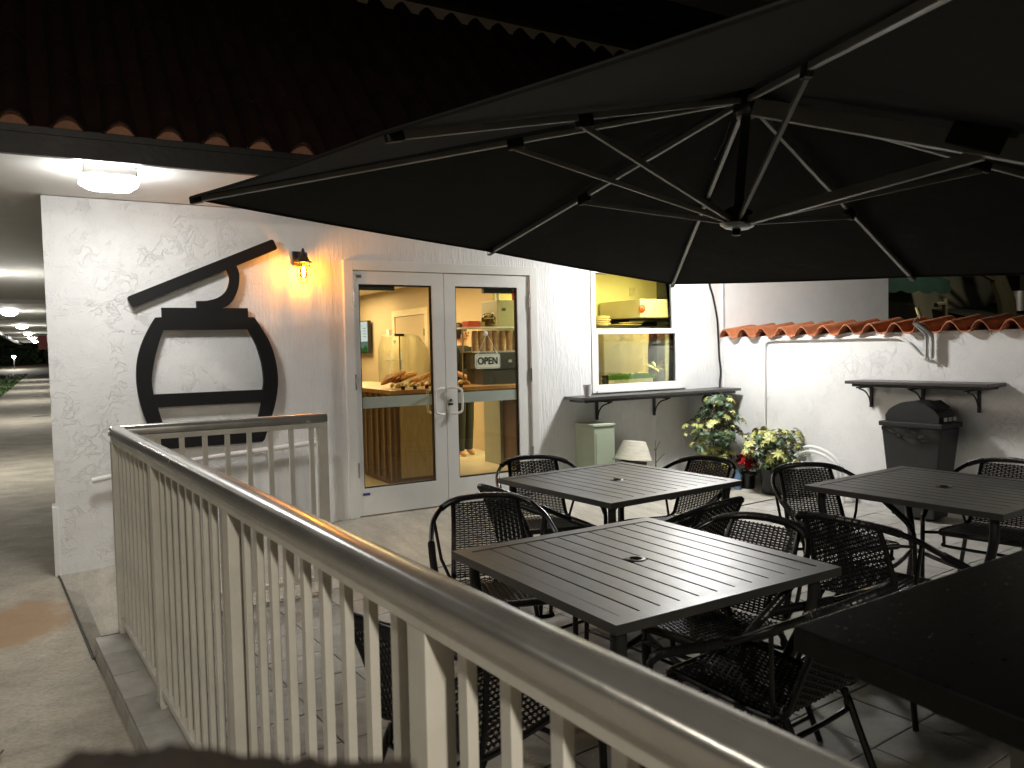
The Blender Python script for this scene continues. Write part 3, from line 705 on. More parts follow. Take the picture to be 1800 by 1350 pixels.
t = thing('twig_plant', 'bare dry twig growing at the foot of the wall below the shelf', 'plant', (5.05, -0.14, 0))
MB().tube([(5.05, -0.14, 0.0), (5.04, -0.13, 0.25), (5.05, -0.12, 0.52)], [0.008, 0.007, 0.003], 6).build('stem', 'stem', t)
for a, b, c in ((0.09, -0.02, 0.36), (-0.05, -0.03, 0.42), (0.05, 0.0, 0.48)): MB().tube([(5.045, -0.13, c-0.06), (5.045+a*0.6, -0.13+b, c), (5.045+a, -0.13+b, c+0.02)], 0.004, 5).build('twig', 'stem', t)

# ---- patio wall B with tile coping
wb_ = thing('patio_wall', 'white stucco patio wall capped with orange clay tiles', 'wall', fb(-2, -0.1, 0))
m = MB(); m.box(0.0, 0.24, -6.5, 0.028, -0.3, 1.505, mB(PB)); m.build('wall_body', 'stucco_b', wb_)
ct = s_tile(0.50, 0.224, 0.075, tip=0.0).mesh('coping_tile', smooth=True); ct.materials.append(MT['terracotta'])
# tiles lie across the wall: local y -> bn, local x -> -bd
for k in range(27):
    p = fb(-0.035-0.2245*k+random.uniform(-.004, .004), 0.075, 1.513+random.uniform(-.002, .003))
    o = child(ct, 'coping_tile', wb_, (0, 0, 0))
    tl_ = R(6.5)
    ax = -bd; ay = (bn*math.cos(tl_) + UZ*math.sin(tl_)); az = ax.cross(ay)
    mm = Matrix(((ax.x, ay.x, az.x, p.x), (ax.y, ay.y, az.y, p.y), (ax.z, ay.z, az.z, p.z), (0, 0, 0, 1)))
    o.matrix_basis = base_matrix(wb_).inverted() @ mm
t = thing('conduit', 'white conduit rising and bending along the patio wall under the tiles', 'conduit', fb(-0.55, 0.02, 0))
MB().tube(spline([fb(-.55, .022, 0.02), fb(-.553, .022, .7), fb(-.556, .022, 1.38), fb(-.575, .022, 1.435), fb(-.64, .022, 1.462), fb(-1.2, .022, 1.466), fb(-1.82, .022, 1.464), fb(-1.95, .022, 1.44), fb(-2.03, .022, 1.38), fb(-2.10, .022, 1.30), fb(-2.165, .03, 1.285)], 6), 0.0125, 8).build('pipe', 'whitepipe', t, smooth=True)
for z in (0.9, 1.33): MB().box(-0.006, 0.0, -0.03, 0.03, z-0.008, z+0.008, mB(fb(-.553, 0.004, 0))).build('strap', 'whitepipe', t)
t = thing('pipe_stub', 'pair of bent metal pipe stubs with brass cap at the tile edge', 'pipe', fb(-2.17, 0.05, 1.3))
for ds in (0.0, 0.045):
    MB().tube(spline([fb(-2.165-ds, .06, 1.285), fb(-2.165-ds, .06, 1.45), fb(-2.15-ds*0.9, .075, 1.50), fb(-2.09-ds*0.5, .12, 1.58)], 6), 0.015, 8).build('pipe', 'galv', t, smooth=True)
MB().tube(spline([fb(-2.09, .12, 1.575), fb(-2.105, .12, 1.61), fb(-2.15, .12, 1.635)], 5), 0.006, 6).build('lead', 'stem', t)
MB().tube([fb(-2.145, .12, 1.615), fb(-2.135, .12, 1.645), fb(-2.115, .12, 1.70)], [0.010, 0.016, 0.015], 8).build('brass_cap', 'brass', t)
t = thing('hoop_pipe', 'low curved white double pipe hoop beside the patio wall', 'pipe', fb(-1.25, 0.12, 0))
for d_ in (0.0, 0.045):
    MB().tube(spline([fb(-1.0+d_, .14, 0.0), fb(-1.0+d_, .14, .30), fb(-1.03+d_, .14, .42-d_), fb(-1.13, .14, .475-d_), fb(-1.29, .14, .45-d_), fb(-1.40-d_*.2, .14, .38-d_), fb(-1.455+d_, .14, .27), fb(-1.47+d_, .14, 0.0)], 6), 0.016, 8).build('pipe', 'whitepipe', t, smooth=True)

# ---- bin
t = thing('trash_bin', 'slim black plastic bin with domed lid below the patio wall shelf', 'bin', fb(-2.19, 0.2, 0))
m = MB(); z0, z1 = 0.02, 0.745
lo = [(-2.36, .10), (-2.02, .10), (-2.02, .33), (-2.36, .33)]; hi = [(-2.435, .07), (-1.955, .07), (-1.955, .37), (-2.435, .37)]
m.add([fb(s, o, z0) for s, o in lo] + [fb(s, o, z1) for s, o in hi], [(0, 1, 2, 3), (4, 5, 6, 7), (0, 1, 5, 4), (1, 2, 6, 5), (2, 3, 7, 6), (3, 0, 4, 7)]); m.build('body', 'binplastic', t, bevel=0.012)
m = MB(); m.box(0, 0, 0, 0, 0, 0) if False else None
m.add([fb(s, o, z) for z in (0.747, 0.785) for s, o in ((-2.45, .055), (-1.94, .055), (-1.94, .385), (-2.45, .385))], [(0, 1, 2, 3), (4, 5, 6, 7), (0, 1, 5, 4), (1, 2, 6, 5), (2, 3, 7, 6), (3, 0, 4, 7)]); m.build('rim', 'binplastic', t, bevel=0.008)
m = MB(); n = 14
for o_ in (.095, .35):
    for i in range(n+1):
        u = i/n; s = -2.41+0.43*u; z = 0.787 + (0.06+0.105*math.sin(PI*min(1, max(0, u)))**0.75 if 0 < i < n else 0.05)
        m.v += [fb(s, o_, z), fb(s, o_, 0.786)]
k = 2*(n+1)
for i in range(n):
    a = 2*i; m.f += [(a, a+2, a+3, a+1), (k+a, k+a+1, k+a+3, k+a+2), (a, k+a, k+a+2, a+2)]
m.f += [(0, 1, k+1, k), (2*n, k+2*n, k+2*n+1, 2*n+1)]
m.build('lid', 'binplastic', t, smooth=True)
m = MB(); m.add([fb(s, o, z) for s, o, z in ((-2.31, .12, .956), (-2.39, .12, .90), (-2.39, .32, .90), (-2.31, .32, .956))], [(0, 1, 2, 3)]); m.build('lid_opening', 'ink', t)
for o_ in (.12, .19, .26): MB().box(-0.02, 0.02, -0.004, 0.004, 0.80, 0.83, mB(fb(-2.4305, o_+.03, 0))).build('lid_label', 'cup', t)
m = MB(); nb = 20
for i in range(nb+1):
    u = i/nb; s = -2.43+0.47*u
    for j in range(5):
        z = 0.742 - (0.03+0.10*(math.sin(u*PI*0.9+0.4)**2 if u > .3 else 0.6+u))*j/4*(1.0 if u > 0.25 else 1.0)
        m.v.append(fb(s, 0.3735+0.006*math.sin(j*1.3+u*11)*math.sin(u*PI)+0.001*random.random(), z))
for i in range(nb):
    for j in range(4): a = i*5+j; m.f.append((a, a+1, a+6, a+5))
m.build('bin_liner', 'bag', t, smooth=True)

# ---- plants
def leaflet(L_, W_, droop=0.25, n=3):
    v = []; f = []
    for i in range(n+1):
        u = i/n; wd = W_*math.sin(PI*min(0.97, 0.12+0.85*u))**0.8 if i < n else 0.004
        z = -droop*L_*u*u; v += [(-wd/2, u*L_, z+0.08*wd), (0, u*L_, z), (wd/2, u*L_, z+0.08*wd)]
    for i in range(n):
        a = i*3; f += [(a, a+1, a+4, a+3), (a+1, a+2, a+5, a+4)]
    return v, f
def palmate(nl, L_, W_, matname, tilt=0.25):
    m = MB()
    for k in range(nl):
        v, f = leaflet(L_*random.uniform(0.8, 1.05), W_, 0.35)
        rz_ = Matrix.Rotation(2*PI*k/nl+random.uniform(-.15, .15), 4, 'Z') @ Matrix.Rotation(tilt, 4, 'X')
        m.add([rz_ @ Vector(p) for p in v], f)
    me = m.mesh('leaf_cluster', smooth=True); me.materials.append(MT[matname]); return me
PGl = [palmate(8, 0.070, 0.022, 'leafG', random.uniform(-.4, .2)) for _ in range(6)]
PYl = [palmate(8, 0.062, 0.022, 'leafY', random.uniform(-.4, .2)) for _ in range(4)]
def schefflera(loc, label, h0, h1, rad, n, yfrac, pot_r, pot_h, fn):
    t = thing('potted_plant', label, 'plant', loc)
    m = MB(); m.lathe([(pot_r*0.8, 0), (pot_r, pot_h-0.02), (pot_r*1.06, pot_h-0.02), (pot_r*1.06, pot_h), (pot_r*0.95, pot_h), (pot_r*0.93, pot_h-0.03)], (0, 0, 0), 20); part(m, 'pot', 'blackplastic', t, smooth=True)
    m = MB(); m.lathe([(pot_r*0.95, pot_h-0.035), (0.001, pot_h-0.03)], (0, 0, 0), 16, caps=False); part(m, 'soil', 'soil', t)
    stems = []
    for k in range(5):
        a = 2*PI*k/5; tip = Vector((math.cos(a)*rad*0.45, math.sin(a)*rad*0.45, h1*(0.75+0.2*random.random())))
        pts = spline([(math.cos(a)*0.02, math.sin(a)*0.02, pot_h-0.03), tip*0.5+Vector((0.01, 0, 0.05)), tip], 5); stems.append(pts)
        m = MB(); m.tube(pts, [0.008*(1-i/len(pts)*0.6) for i in range(len(pts))], 6); part(m, 'stem', 'stem', t)
    for k in range(n):
        p, yel = fn(k/n)
        me = random.choice(PYl if random.random() < yel else PGl)
        o = child(me, 'leaf_cluster', t, p, (0, 0, 0))
        out = Vector((p[0], p[1], 0)); out = out.normalized() if out.length > 1e-4 else Vector((1, 0, 0))
        nrm = (UZ*0.75 + out*random.uniform(0.2, 1.0) + Vector((random.gauss(0, .25), random.gauss(0, .25), random.gauss(0, .2)))).normalized()
        o.rotation_euler = nrm.to_track_quat('Z', 'Y').to_euler(); sc = random.uniform(0.55, 1.05); o.scale = (sc, sc, sc)
    pts = MB()
    for o in [c for c in t.children if c.name.startswith('leaf_cluster')]:
        st = random.choice(stems); q = min(st, key=lambda s: (s-o.location).length)
        pts.tube([q, (q+o.location)*0.5+UZ*0.015, o.location], 0.0022, 4, caps=False)
    part(pts, 'petioles', 'stem', t)
    return t
def crown1(u):
    a = random.uniform(0, 2*PI); q = random.random()
    if u < 0.55:   # tall green centre
        z = random.uniform(0.42, 0.92); r_ = 0.24*math.sqrt(q)*(1.1-abs(z-0.62)*1.6); return (math.cos(a)*r_+0.02, math.sin(a)*r_, z), 0.12
    if u < 0.72:
        z = random.uniform(0.36, 0.70); r_ = random.uniform(.1, .33); a = random.uniform(2.0, 4.0); return (math.cos(a)*r_, math.sin(a)*r_, z), 0.85
    if u < 0.84:
        z = random.uniform(0.5, 0.78); r_ = random.uniform(.16, .30); a = random.uniform(-0.9, 0.7); return (math.cos(a)*r_, math.sin(a)*r_, z), 0.7
    z = random.uniform(0.24, 0.42); r_ = random.uniform(.06, .2); return (math.cos(a)*r_-0.03, math.sin(a)*r_, z), 0.8
def crown2(u):
    a = random.uniform(0, 2*PI); z = random.uniform(0.25, 0.62); k = (z-0.25)/0.37
    r_ = (0.17+0.34*k*(1.25-k))*math.sqrt(random.random()); return (math.cos(a)*r_, math.sin(a)*r_, z), 0.25+0.65*k
schefflera((5.66, -0.31, 0.02), 'tall potted umbrella plant, green with yellow lower leaves, in the corner', 0.3, 0.9, 0.3, 250, 0.5, 0.13, 0.27, crown1)
schefflera((5.90, -0.83, 0.0), 'low bushy potted plant with yellow variegated leaves by the patio wall', 0.3, 0.6, 0.3, 230, 0.5, 0.14, 0.25, crown2)
t = thing('poinsettia', 'small red poinsettia in a black nursery pot between leafy plants', 'plant', (5.90, -0.50, 0.0))
m = MB(); m.lathe([(0.062, 0), (0.075, 0.14), (0.083, 0.14), (0.083, 0.165), (0.075, 0.165), (0.073, 0.15)], (0, 0, 0), 20); part(m, 'pot', 'blackplastic', t, smooth=True)
PRl = [palmate(6, 0.075, 0.045, 'leafR', random.uniform(-.3, .2)) for _ in range(3)]
for k in range(18):
    a = random.uniform(0, 2*PI); r_ = random.uniform(0.02, 0.13); z = random.uniform(0.24, 0.43)
    o = child(random.choice(PRl), 'bract', t, (math.cos(a)*r_-0.06, math.sin(a)*r_-.03, z), (random.uniform(-.6, .6), random.uniform(-.6, .6), a))
for k in range(12):
    a = random.uniform(0, 2*PI); r_ = random.uniform(0.03, 0.11); o = child(random.choice(PGl), 'leaf_cluster', t, (math.cos(a)*r_, math.sin(a)*r_, random.uniform(.16, .32)), (random.uniform(-.8, .8), random.uniform(-.8, .8), a)); o.scale = (.8, .8, .8)
m = MB()
for k in range(6): a = k; m.tube([(0, 0, 0.14), (0.06*math.cos(a), 0.06*math.sin(a), 0.35)], 0.004, 5)
part(m, 'stems', 'stem', t)
m = MB(); m.lathe([(0.035, 0), (0.037, 0.15), (0.015, 0.19), (0.014, 0.22)], (5.76, -0.50, 0.0), 14); tag(m.build('water_bottle', 'water', smooth=True), 'bluish plastic bottle standing beside the poinsettia pot', 'bottle')

# ================================================================== RAILING
rl = thing('railing', 'beige metal railing with vertical balusters around the patio corner', 'railing', PR)
def rail_profile(z0=1.0):
    z0 += 0.004
    return [(-0.0275, z0), (-0.0275, z0+0.028), (-0.035, z0+0.03), (-0.036, z0+0.055), (-0.031, z0+0.070), (-0.019, z0+0.0775), (0.0, z0+0.08), (0.019, z0+0.0775), (0.031, z0+0.070), (0.036, z0+0.055), (0.035, z0+0.03), (0.0275, z0+0.028), (0.0275, z0)]
def sweep(prof, f0, f1):
    m = MB(); n = len(prof); m.v += [f0(*p) for p in prof] + [f1(*p) for p in prof]
    for i in range(n): m.f.append((i, (i+1) % n, n+(i+1) % n, n+i))
    m.f += [tuple(range(n)), tuple(range(2*n-1, n-1, -1))]; return m
TC = 0.0; L_END = -6.2; SX = 1.12
cap = [p for p in rail_profile() if p[1] > 1.0325]; chan = [(-0.0275, 1.0), (-0.0275, 1.029), (0.0275, 1.029), (0.0275, 1.0)]
def fs(x, t, z): return Vector((PR.x + x, -1.385 + t, z))     # short rail, parallel to the cafe wall
sweep(cap, lambda t, z: fr(0.0+t*0.9, TC+t, z), lambda t, z: fr(L_END, TC+t, z)).build('top_rail', 'railtop', rl, smooth=True)
sweep(chan, lambda t, z: fr(0.0+t*0.9, TC+t, z), lambda t, z: fr(L_END, TC+t, z)).build('rail_channel', 'rail', rl)
sweep(cap, lambda t, z: fs(TC+t*1.1-0.0, t, z), lambda t, z: fs(SX, t, z)).build('top_rail', 'railtop', rl, smooth=True)
sweep(chan, lambda t, z: fs(TC+t*1.1-0.0, t, z), lambda t, z: fs(SX, t, z)).build('rail_channel', 'rail', rl)
sweep([(-0.02, 0.052), (-0.02, 0.077), (0.02, 0.077), (0.02, 0.052)], lambda t, z: fr(0, TC+t, z), lambda t, z: fr(L_END, TC+t, z)).build('bottom_rail', 'rail', rl)
sweep([(-0.02, 0.085), (-0.02, 0.110), (0.02, 0.110), (0.02, 0.085)], lambda t, z: fs(0, t, z), lambda t, z: fs(SX-0.05, t, z)).build('bottom_rail', 'rail', rl)
bm_ = MB(); bm_.box(-0.0095, 0.0095, -0.0135, 0.0135, 0.077, 1.0); balu = bm_.mesh('baluster', bevel=0.0015); balu.materials.append(MT['rail'])
pm_ = MB(); pm_.box(-0.027, 0.027, -0.032, 0.032, -0.004, 1.0); postm = pm_.mesh('post', bevel=0.003); postm.materials.append(MT['rail'])
bpm = MB(); bpm.box(-0.027, 0.027, -0.055, 0.055, -0.003, 0.005); bplate = bpm.mesh('base_plate'); bplate.materials.append(MT['rail'])
posts = [-0.0, -1.08, -2.25, -3.43, -4.60, -5.78]
rinv = base_matrix(rl).inverted()
for i, s in enumerate(posts):
    for me, nm in ((postm, 'post'), (bplate, 'base_plate')):
        o = child(me, nm, rl); o.matrix_basis = rinv @ mR(fr(s, TC, 0))
    if i+1 < len(posts):
        n = 9 if i else 8; gap = (posts[i+1]-s)/(n+1)
        for k in range(1, n+1):
            o = child(balu, 'baluster', rl); o.matrix_basis = rinv @ mR(fr(s+gap*k, TC, 0))
for k in range(8):
    o = child(balu, 'baluster', rl); o.matrix_basis = rinv @ Matrix.Translation(fs(0.20+0.1185*k, 0, 0.008)) @ Matrix.Rotation(PI/2, 4, 'Z')
o = child(postm, 'post', rl); o.matrix_basis = rinv @ Matrix.Translation(fs(SX-0.027, 0, 0))
# black stone counter at the right
t = thing('bar_counter', 'black stone bar counter top at the near right beside the railing', 'counter', (1.25, -5.5, 0))
m = MB(); zc = 1.05
cn = [(0.888, -5.234), (2.3, -5.16), (2.26, -5.86), (0.838, -5.90)]
m.add([(x, y, z) for z in (zc-0.036, zc) for x, y in cn], [(3, 2, 1, 0), (4, 5, 6, 7), (0, 1, 5, 4), (1, 2, 6, 5), (2, 3, 7, 6), (3, 0, 4, 7)]); m.build('top', 'stone', t, bevel=0.003)
m = MB(); m.box(0.955, 1.02, -5.56, -5.49, 0.0, zc-0.037); m.build('leg', 'legmetal', t)
m = MB(); m.box(2.15, 2.21, -5.56, -5.49, 0.0, zc-0.037); m.build('leg', 'legmetal', t)
m = MB(); m.box(1.02, 2.15, -5.55, -5.5, zc-0.09, zc-0.037); m.build('rail', 'legmetal', t)

# ================================================================== TABLES
def make_table():
    t = thing('patio_table', 'x', 'table', (0, 0, 0), 'square black slatted patio tables')
    a = 0.465; f = 0.052; z1 = 0.72; z0 = 0.692
    fm = MB()
    for k in range(4):
        r_ = Matrix.Rotation(k*PI/2, 4, 'Z')
        pts = [(-a, -a), (a, -a), (a-f, -a+f), (-a+f, -a+f)]
        fm.add([r_ @ Vector((x, y, z)) for z in (z0, z1) for x, y in pts], [(3, 2, 1, 0), (4, 5, 6, 7), (0, 1, 5, 4), (1, 2, 6, 5), (2, 3, 7, 6), (3, 0, 4, 7)])
    part(fm, 'frame', 'table', t)
    n = 11; wd = (2*(a-f)-0.004)/n
    for k in range(n):
        x0 = -(a-f)+0.004+wd*k; x1 = x0+wd-0.0055; xc = (x0+x1)/2
        m = MB()
        if k == n//2:
            m.box(x0, x1, -(a-f)+0.002, -0.026, z0+0.008, z1-0.002); m.box(x0, x1, 0.026, (a-f)-0.002, z0+0.008, z1-0.002)
        else: m.box(x0, x1, -(a-f)+0.002, (a-f)-0.002, z0+0.008, z1-0.002)
        part(m, 'slat', 'table', t, bevel=0.0025)
    m = MB(); m.lathe([(0.022, z1-0.03), (0.022, z1+0.001), (0.034, z1+0.001), (0.037, z1-0.001), (0.037, z1-0.004), (0.026, z1-0.006), (0.026, z1-0.03)], (0, 0, 0), 24, caps=False); part(m, 'parasol_hole_ring', 'blackplastic', t, smooth=True)
    m = MB(); m.box(-a+f, a-f, -0.018, 0.018, z0-0.012, z0+0.007); m.box(-0.018, 0.018, -a+f, -0.02, z0-0.022, z0-0.0125); m.box(-0.018, 0.018, 0.02, a-f, z0-0.022, z0-0.0125); part(m, 'under_brace', 'black_paint', t)
    for sx in (-1, 1):
        for sy in (-1, 1):
            m = MB(); pts = spline([(sx*0.405, sy*0.405, z0-0.001), (sx*0.40, sy*0.40, 0.58), (sx*0.35, sy*0.35, 0.42), (sx*0.325, sy*0.325, 0.28), (sx*0.36, sy*0.36, 0.12), (sx*0.41, sy*0.41, 0.004)], 5)
            m.tube(pts, 0.020, 10, flat=0.8); part(m, 'leg', 'black_paint', t, smooth=True)
    m = MB(); rr = 0.235
    for k in range(4):
        a0 = PI/4+k*PI/2; p = Vector((0.325*math.sqrt(2)*math.cos(a0), 0.325*math.sqrt(2)*math.sin(a0), 0.29)); q = Vector((0.325*math.sqrt(2)*math.cos(a0+PI/2), 0.325*math.sqrt(2)*math.sin(a0+PI/2), 0.29))
        m.tube(spline([p, (p+q)*0.5*0.86, q], 6), 0.012, 8)
    part(m, 'stretcher', 'black_paint', t, smooth=True)
    return t
tb = make_table(); tb.location = (1.70, -3.895, 0); tb.rotation_euler = (0, 0, R(1.2)); tb['label'] = 'square black slatted table nearest the railing, under the parasol'
dup(tb, (2.635, -2.600, 0), R(4.5), 'square black slatted table nearest the glass doors, second from the railing')
dup(tb, (3.775, -3.735, 0), R(4.8), 'square black slatted table in front of the bin at the right')

# ================================================================== CHAIRS
def make_chair():
    t = thing('wicker_chair', 'x', 'chair', (0, 0, 0), 'black wicker armchairs around the patio tables')
    hp = [(0, -.352, .762), (.11, -.340, .756), (.195, -.295, .735), (.25, -.215, .692), (.272, -.12, .642), (.28, -.02, .597), (.282, .08, .555), (.280, .155, .522), (.277, .195, .488), (.272, .212, .44), (.268, .225, .30), (.262, .245, 0.0)]
    half = spline(hp, 5); path = [Vector((-p.x, p.y, p.z)) for p in reversed(half)][:-1] + half
    part(MB().tube(path, 0.0115, 10), 'hoop_frame', 'tube', t, smooth=True)
    def wrap(pts, r_):
        L_ = [0]
        for i in range(1, len(pts)): L_.append(L_[-1]+(pts[i]-pts[i-1]).length)
        n = int(L_[-1]/0.0035); out = []; rs_ = []
        j = 0
        for k in range(n+1):
            d = L_[-1]*k/n
            while j < len(pts)-2 and L_[j+1] < d: j += 1
            u = (d-L_[j])/max(1e-9, L_[j+1]-L_[j]); out.append(pts[j].lerp(pts[j+1], u)); rs_.append(r_+(0.0013 if k % 2 else -0.0006))
        return MB().tube(out, rs_, 8)
    top = [p for p in path if p.y < -0.28]; part(wrap(top, 0.0150), 'top_wrap', 'wicker', t, smooth=True)
    for sx in (-1, 1):
        arm = [Vector((sx*p.x, p.y, p.z)) for p in half if -0.10 < p.y < 0.20 and p.z > 0.49]; part(wrap(arm, 0.0145), 'arm_wrap', 'wicker', t, smooth=True)
    # side uprights and seat rails in one bent tube, woven panel between them
    def prof(v):   # v: 0 front edge .. 1 top of back -> (y, z, half width)
        P_ = [(.205, .415, .185), (.195, .432, .188), (.10, .428, .188), (0.0, .420, .186), (-.10, .412, .182), (-.160, .412, .178), (-.198, .430, .172), (-.216, .475, .168), (-.245, .56, .162), (-.285, .66, .155), (-.332, .752, .150)]
        x = v*(len(P_)-1); i = min(int(x), len(P_)-2); u = x-i
        a = P_[max(i-1, 0)]; b = P_[i]; c = P_[i+1]; d = P_[min(i+2, len(P_)-1)]
        return [0.5*((2*b[k]) + (c[k]-a[k])*u + (2*a[k]-5*b[k]+4*c[k]-d[k])*u*u + (3*b[k]-a[k]-3*c[k]+d[k])*u**3) for k in range(3)]
    vs = [i/60 for i in range(61)]
    for sx in (-1, 1):
        m = MB().tube([Vector((sx*prof(v)[2], prof(v)[0], prof(v)[1])) for v in vs], 0.0105, 8); part(m, 'side_tube', 'tube', t, smooth=True)
    ys_, zs_, hw = prof(0.02); fr_ = [Vector((x*0.185, 0.203, 0.424)) for x in [i/8-1 for i in range(17)]]; part(wrap(fr_, 0.0150), 'front_roll', 'wicker', t, smooth=True)
    # arc length table
    N_ = 400; arc = [0]; pv = prof(0)
    for i in range(1, N_+1):
        c = prof(i/N_); arc.append(arc[-1]+math.hypot(c[0]-pv[0], c[1]-pv[1])); pv = c
    tot = arc[-1]
    def at(d):
        lo, hi_ = 0, N_
        while hi_-lo > 1:
            mid = (lo+hi_)//2
            if arc[mid] <= d: lo = mid
            else: hi_ = mid
        return prof((lo+(d-arc[lo])/max(1e-9, arc[hi_]-arc[lo]))/N_)
    def nrm(d):
        a = at(max(0, d-0.004)); b = at(min(tot, d+0.004)); ty, tz = b[0]-a[0], b[1]-a[1]; l = math.hypot(ty, tz) or 1; return (tz/l, -ty/l)
    NS = 16; split_d = None
    for i in range(N_+1):
        if prof(i/N_)[0] < -0.19: split_d = arc[i]; break
    pitch = 0.0100
    for nm, d0, d1 in (('seat', 0.02, split_d), ('backrest', split_d+pitch*0.6, tot-0.012)):
        m = MB()
        for k in range(NS):
            u = -1+2*(k+0.5)/NS; pts = []; q = max(2, int((d1-d0)/0.02))
            for i in range(q+1):
                y, z, h = at(d0+(d1-d0)*i/q); pts.append((u*h, y, z))
            m.tube(pts, 0.0034, 5, caps=False)
        rows = int((d1-d0)/pitch)
        for r_ in range(rows):
            d = d0+pitch*(r_+0.5); y, z, h = at(d); ny_, nz_ = nrm(d); pts = []
            for k in range(2*NS+1):
                u = -1+2*k/(2*NS); amp = 0.0
                if k % 2 == 1: amp = 0.0046*(1 if ((k//2)+r_) % 2 else -1)
                pts.append((u*h, y+ny_*amp, z+nz_*amp))
            ty, tz = -nz_, ny_
            m.tube(pts, 0.0018, 5, flat=2.3, caps=False, upv=(0, ty, tz))
        part(m, nm, 'wicker', t, smooth=True)
    # rear legs splay from the lower back corners, with low U bars
    for sx in (-1, 1):
        part(MB().tube(spline([(sx*.176, -.150, .405), (sx*.182, -.175, .37), (sx*.20, -.20, .28), (sx*.262, -.272, 0.0)], 5), 0.0115, 8), 'rear_leg', 'tube', t, smooth=True)
    def ubar(y, z0, z1, hw): return MB().tube(spline([(-hw, y, z0), (-hw, y-.003, z1+0.02), (-hw+.02, y-.004, z1), (hw-.02, y-.004, z1), (hw, y-.003, z1+0.02), (hw, y, z0)], 5), 0.0085, 8)
    part(ubar(-.175, .40, .335, .172), 'rear_bar', 'tube', t, smooth=True); part(ubar(.165, .418, .345, .182), 'front_bar', 'tube', t, smooth=True)
    for sx in (-1, 1):
        part(MB().tube([(sx*.186, .18, .42), (sx*.268, .208, .415)], 0.008, 6), 'arm_link', 'tube', t, smooth=True)
        part(MB().tube([(sx*.176, -.16, .405), (sx*.225, -.19, .52), (sx*.25, -.205, .685)], 0.0075, 6), 'back_link', 'tube', t, smooth=True)
        part(MB().tube([(sx*.243, -.25, .09), (sx*.263, .236, .12)], 0.0075, 6), 'side_stretcher', 'tube', t, smooth=True)
    return t
ch = make_chair()
def put(bx, by, az, label, first=False):
    a = R(az); x = bx+0.352*math.sin(a); y = by+0.352*math.cos(a)
    if first: ch.location = (x, y, 0); ch.rotation_euler = (0, 0, -a); ch['label'] = label; return ch
    return dup(ch, (x, y, 0), -a, label)
put(1.725, -2.765, 199, 'black wicker chair behind the table nearest the railing, facing the camera', True)
put(0.668, -4.135, 74, 'black wicker chair seen through the railing balusters, back to the railing')
put(2.400, -3.850, 262, 'black wicker chair at the right edge of the railing-side table')
put(1.885, -4.665, 353, 'nearest black wicker chair, half under the black stone counter')
put(2.575, -1.815, 196, 'black wicker chair behind the door-side table, nearest the glass doors')
put(3.385, -2.560, 264, 'black wicker chair right of the door-side table, in front of the bowl and plants')
put(2.490, -3.545, 349, 'black wicker chair between two tables with its back to the railing-side table')
put(1.830, -2.640, 88, 'black wicker chair at the left edge of the door-side table, mostly hidden')
put(3.600, -3.030, 200, 'black wicker chair in front of the poinsettia, facing the camera')
put(2.590, -4.020, 82, 'black wicker chair with its back to the railing, facing the right table')
put(4.600, -3.640, 258, 'black wicker chair at the far right below the bin')

# ================================================================== PARASOL
um = thing('parasol', 'large black square cantilever parasol spread over the tables', 'parasol', (2.6, -5.9, 0))
U = {k: Vector(v) for k, v in dict(c1=(0.512, -2.628, 2.062), c2=(3.463, -2.142, 1.828), c3=(3.938, -5.101, 1.675), c4=(0.987, -5.586, 1.909), m12=(1.988, -2.385, 1.945), m23=(3.701, -3.622, 1.751), m34=(2.462, -5.343, 1.792), m41=(0.75, -4.107, 1.986), cr=(2.269, -3.884, 2.376)).items()}
AX = Vector((0.08527, -0.03796, 0.99563)); CR = U['cr']; RUN = CR-AX*0.487
order = ['c1', 'm12', 'c2', 'm23', 'c3', 'm34', 'c4', 'm41']
for i, k in enumerate(order):
    e0, e1 = U[k], U[order[(i+1) % 8]]
    m = MB(); nr, na = 14, 10
    for layer in (0, 1):
        for r_ in range(nr+1):
            v = r_/nr
            for a in range(na+1):
                u = a/na; p = CR.lerp(e0.lerp(e1, u), max(0.02, v))
                sag = math.sin(PI*u)
                p = p + AX*(0.007 - 0.030*sag*v*(1.25-v) - 0.012*(1-v)*math.sin(v*9)*sag*0.5) + (CR-p).normalized()*0.006*sag*max(0, v-0.6)*2.5*v
                m.v.append(p + AX*0.002*layer)
    k2 = (nr+1)*(na+1)
    for r_ in range(nr):
        for a in range(na):
            q = r_*(na+1)+a; m.f += [(q, q+1, q+na+2, q+na+1), (k2+q, k2+q+na+1, k2+q+na+2, k2+q+1)]
    for a in range(na): q = nr*(na+1)+a; m.f.append((q, q+1, k2+q+1, k2+q))
    m.build('canopy_panel', 'fabric', um, smooth=True)
    hem = MB(); hp_ = []
    for a in range(na+1):
        u = a/na; sag = math.sin(PI*u); p = e0.lerp(e1, u); hp_.append(p + AX*(0.006 - 0.030*sag*0.25) + (CR-p).normalized()*0.006*sag)
    hem.tube(hp_, 0.006, 5, caps=False); hem.build('hem', 'fabric', um)
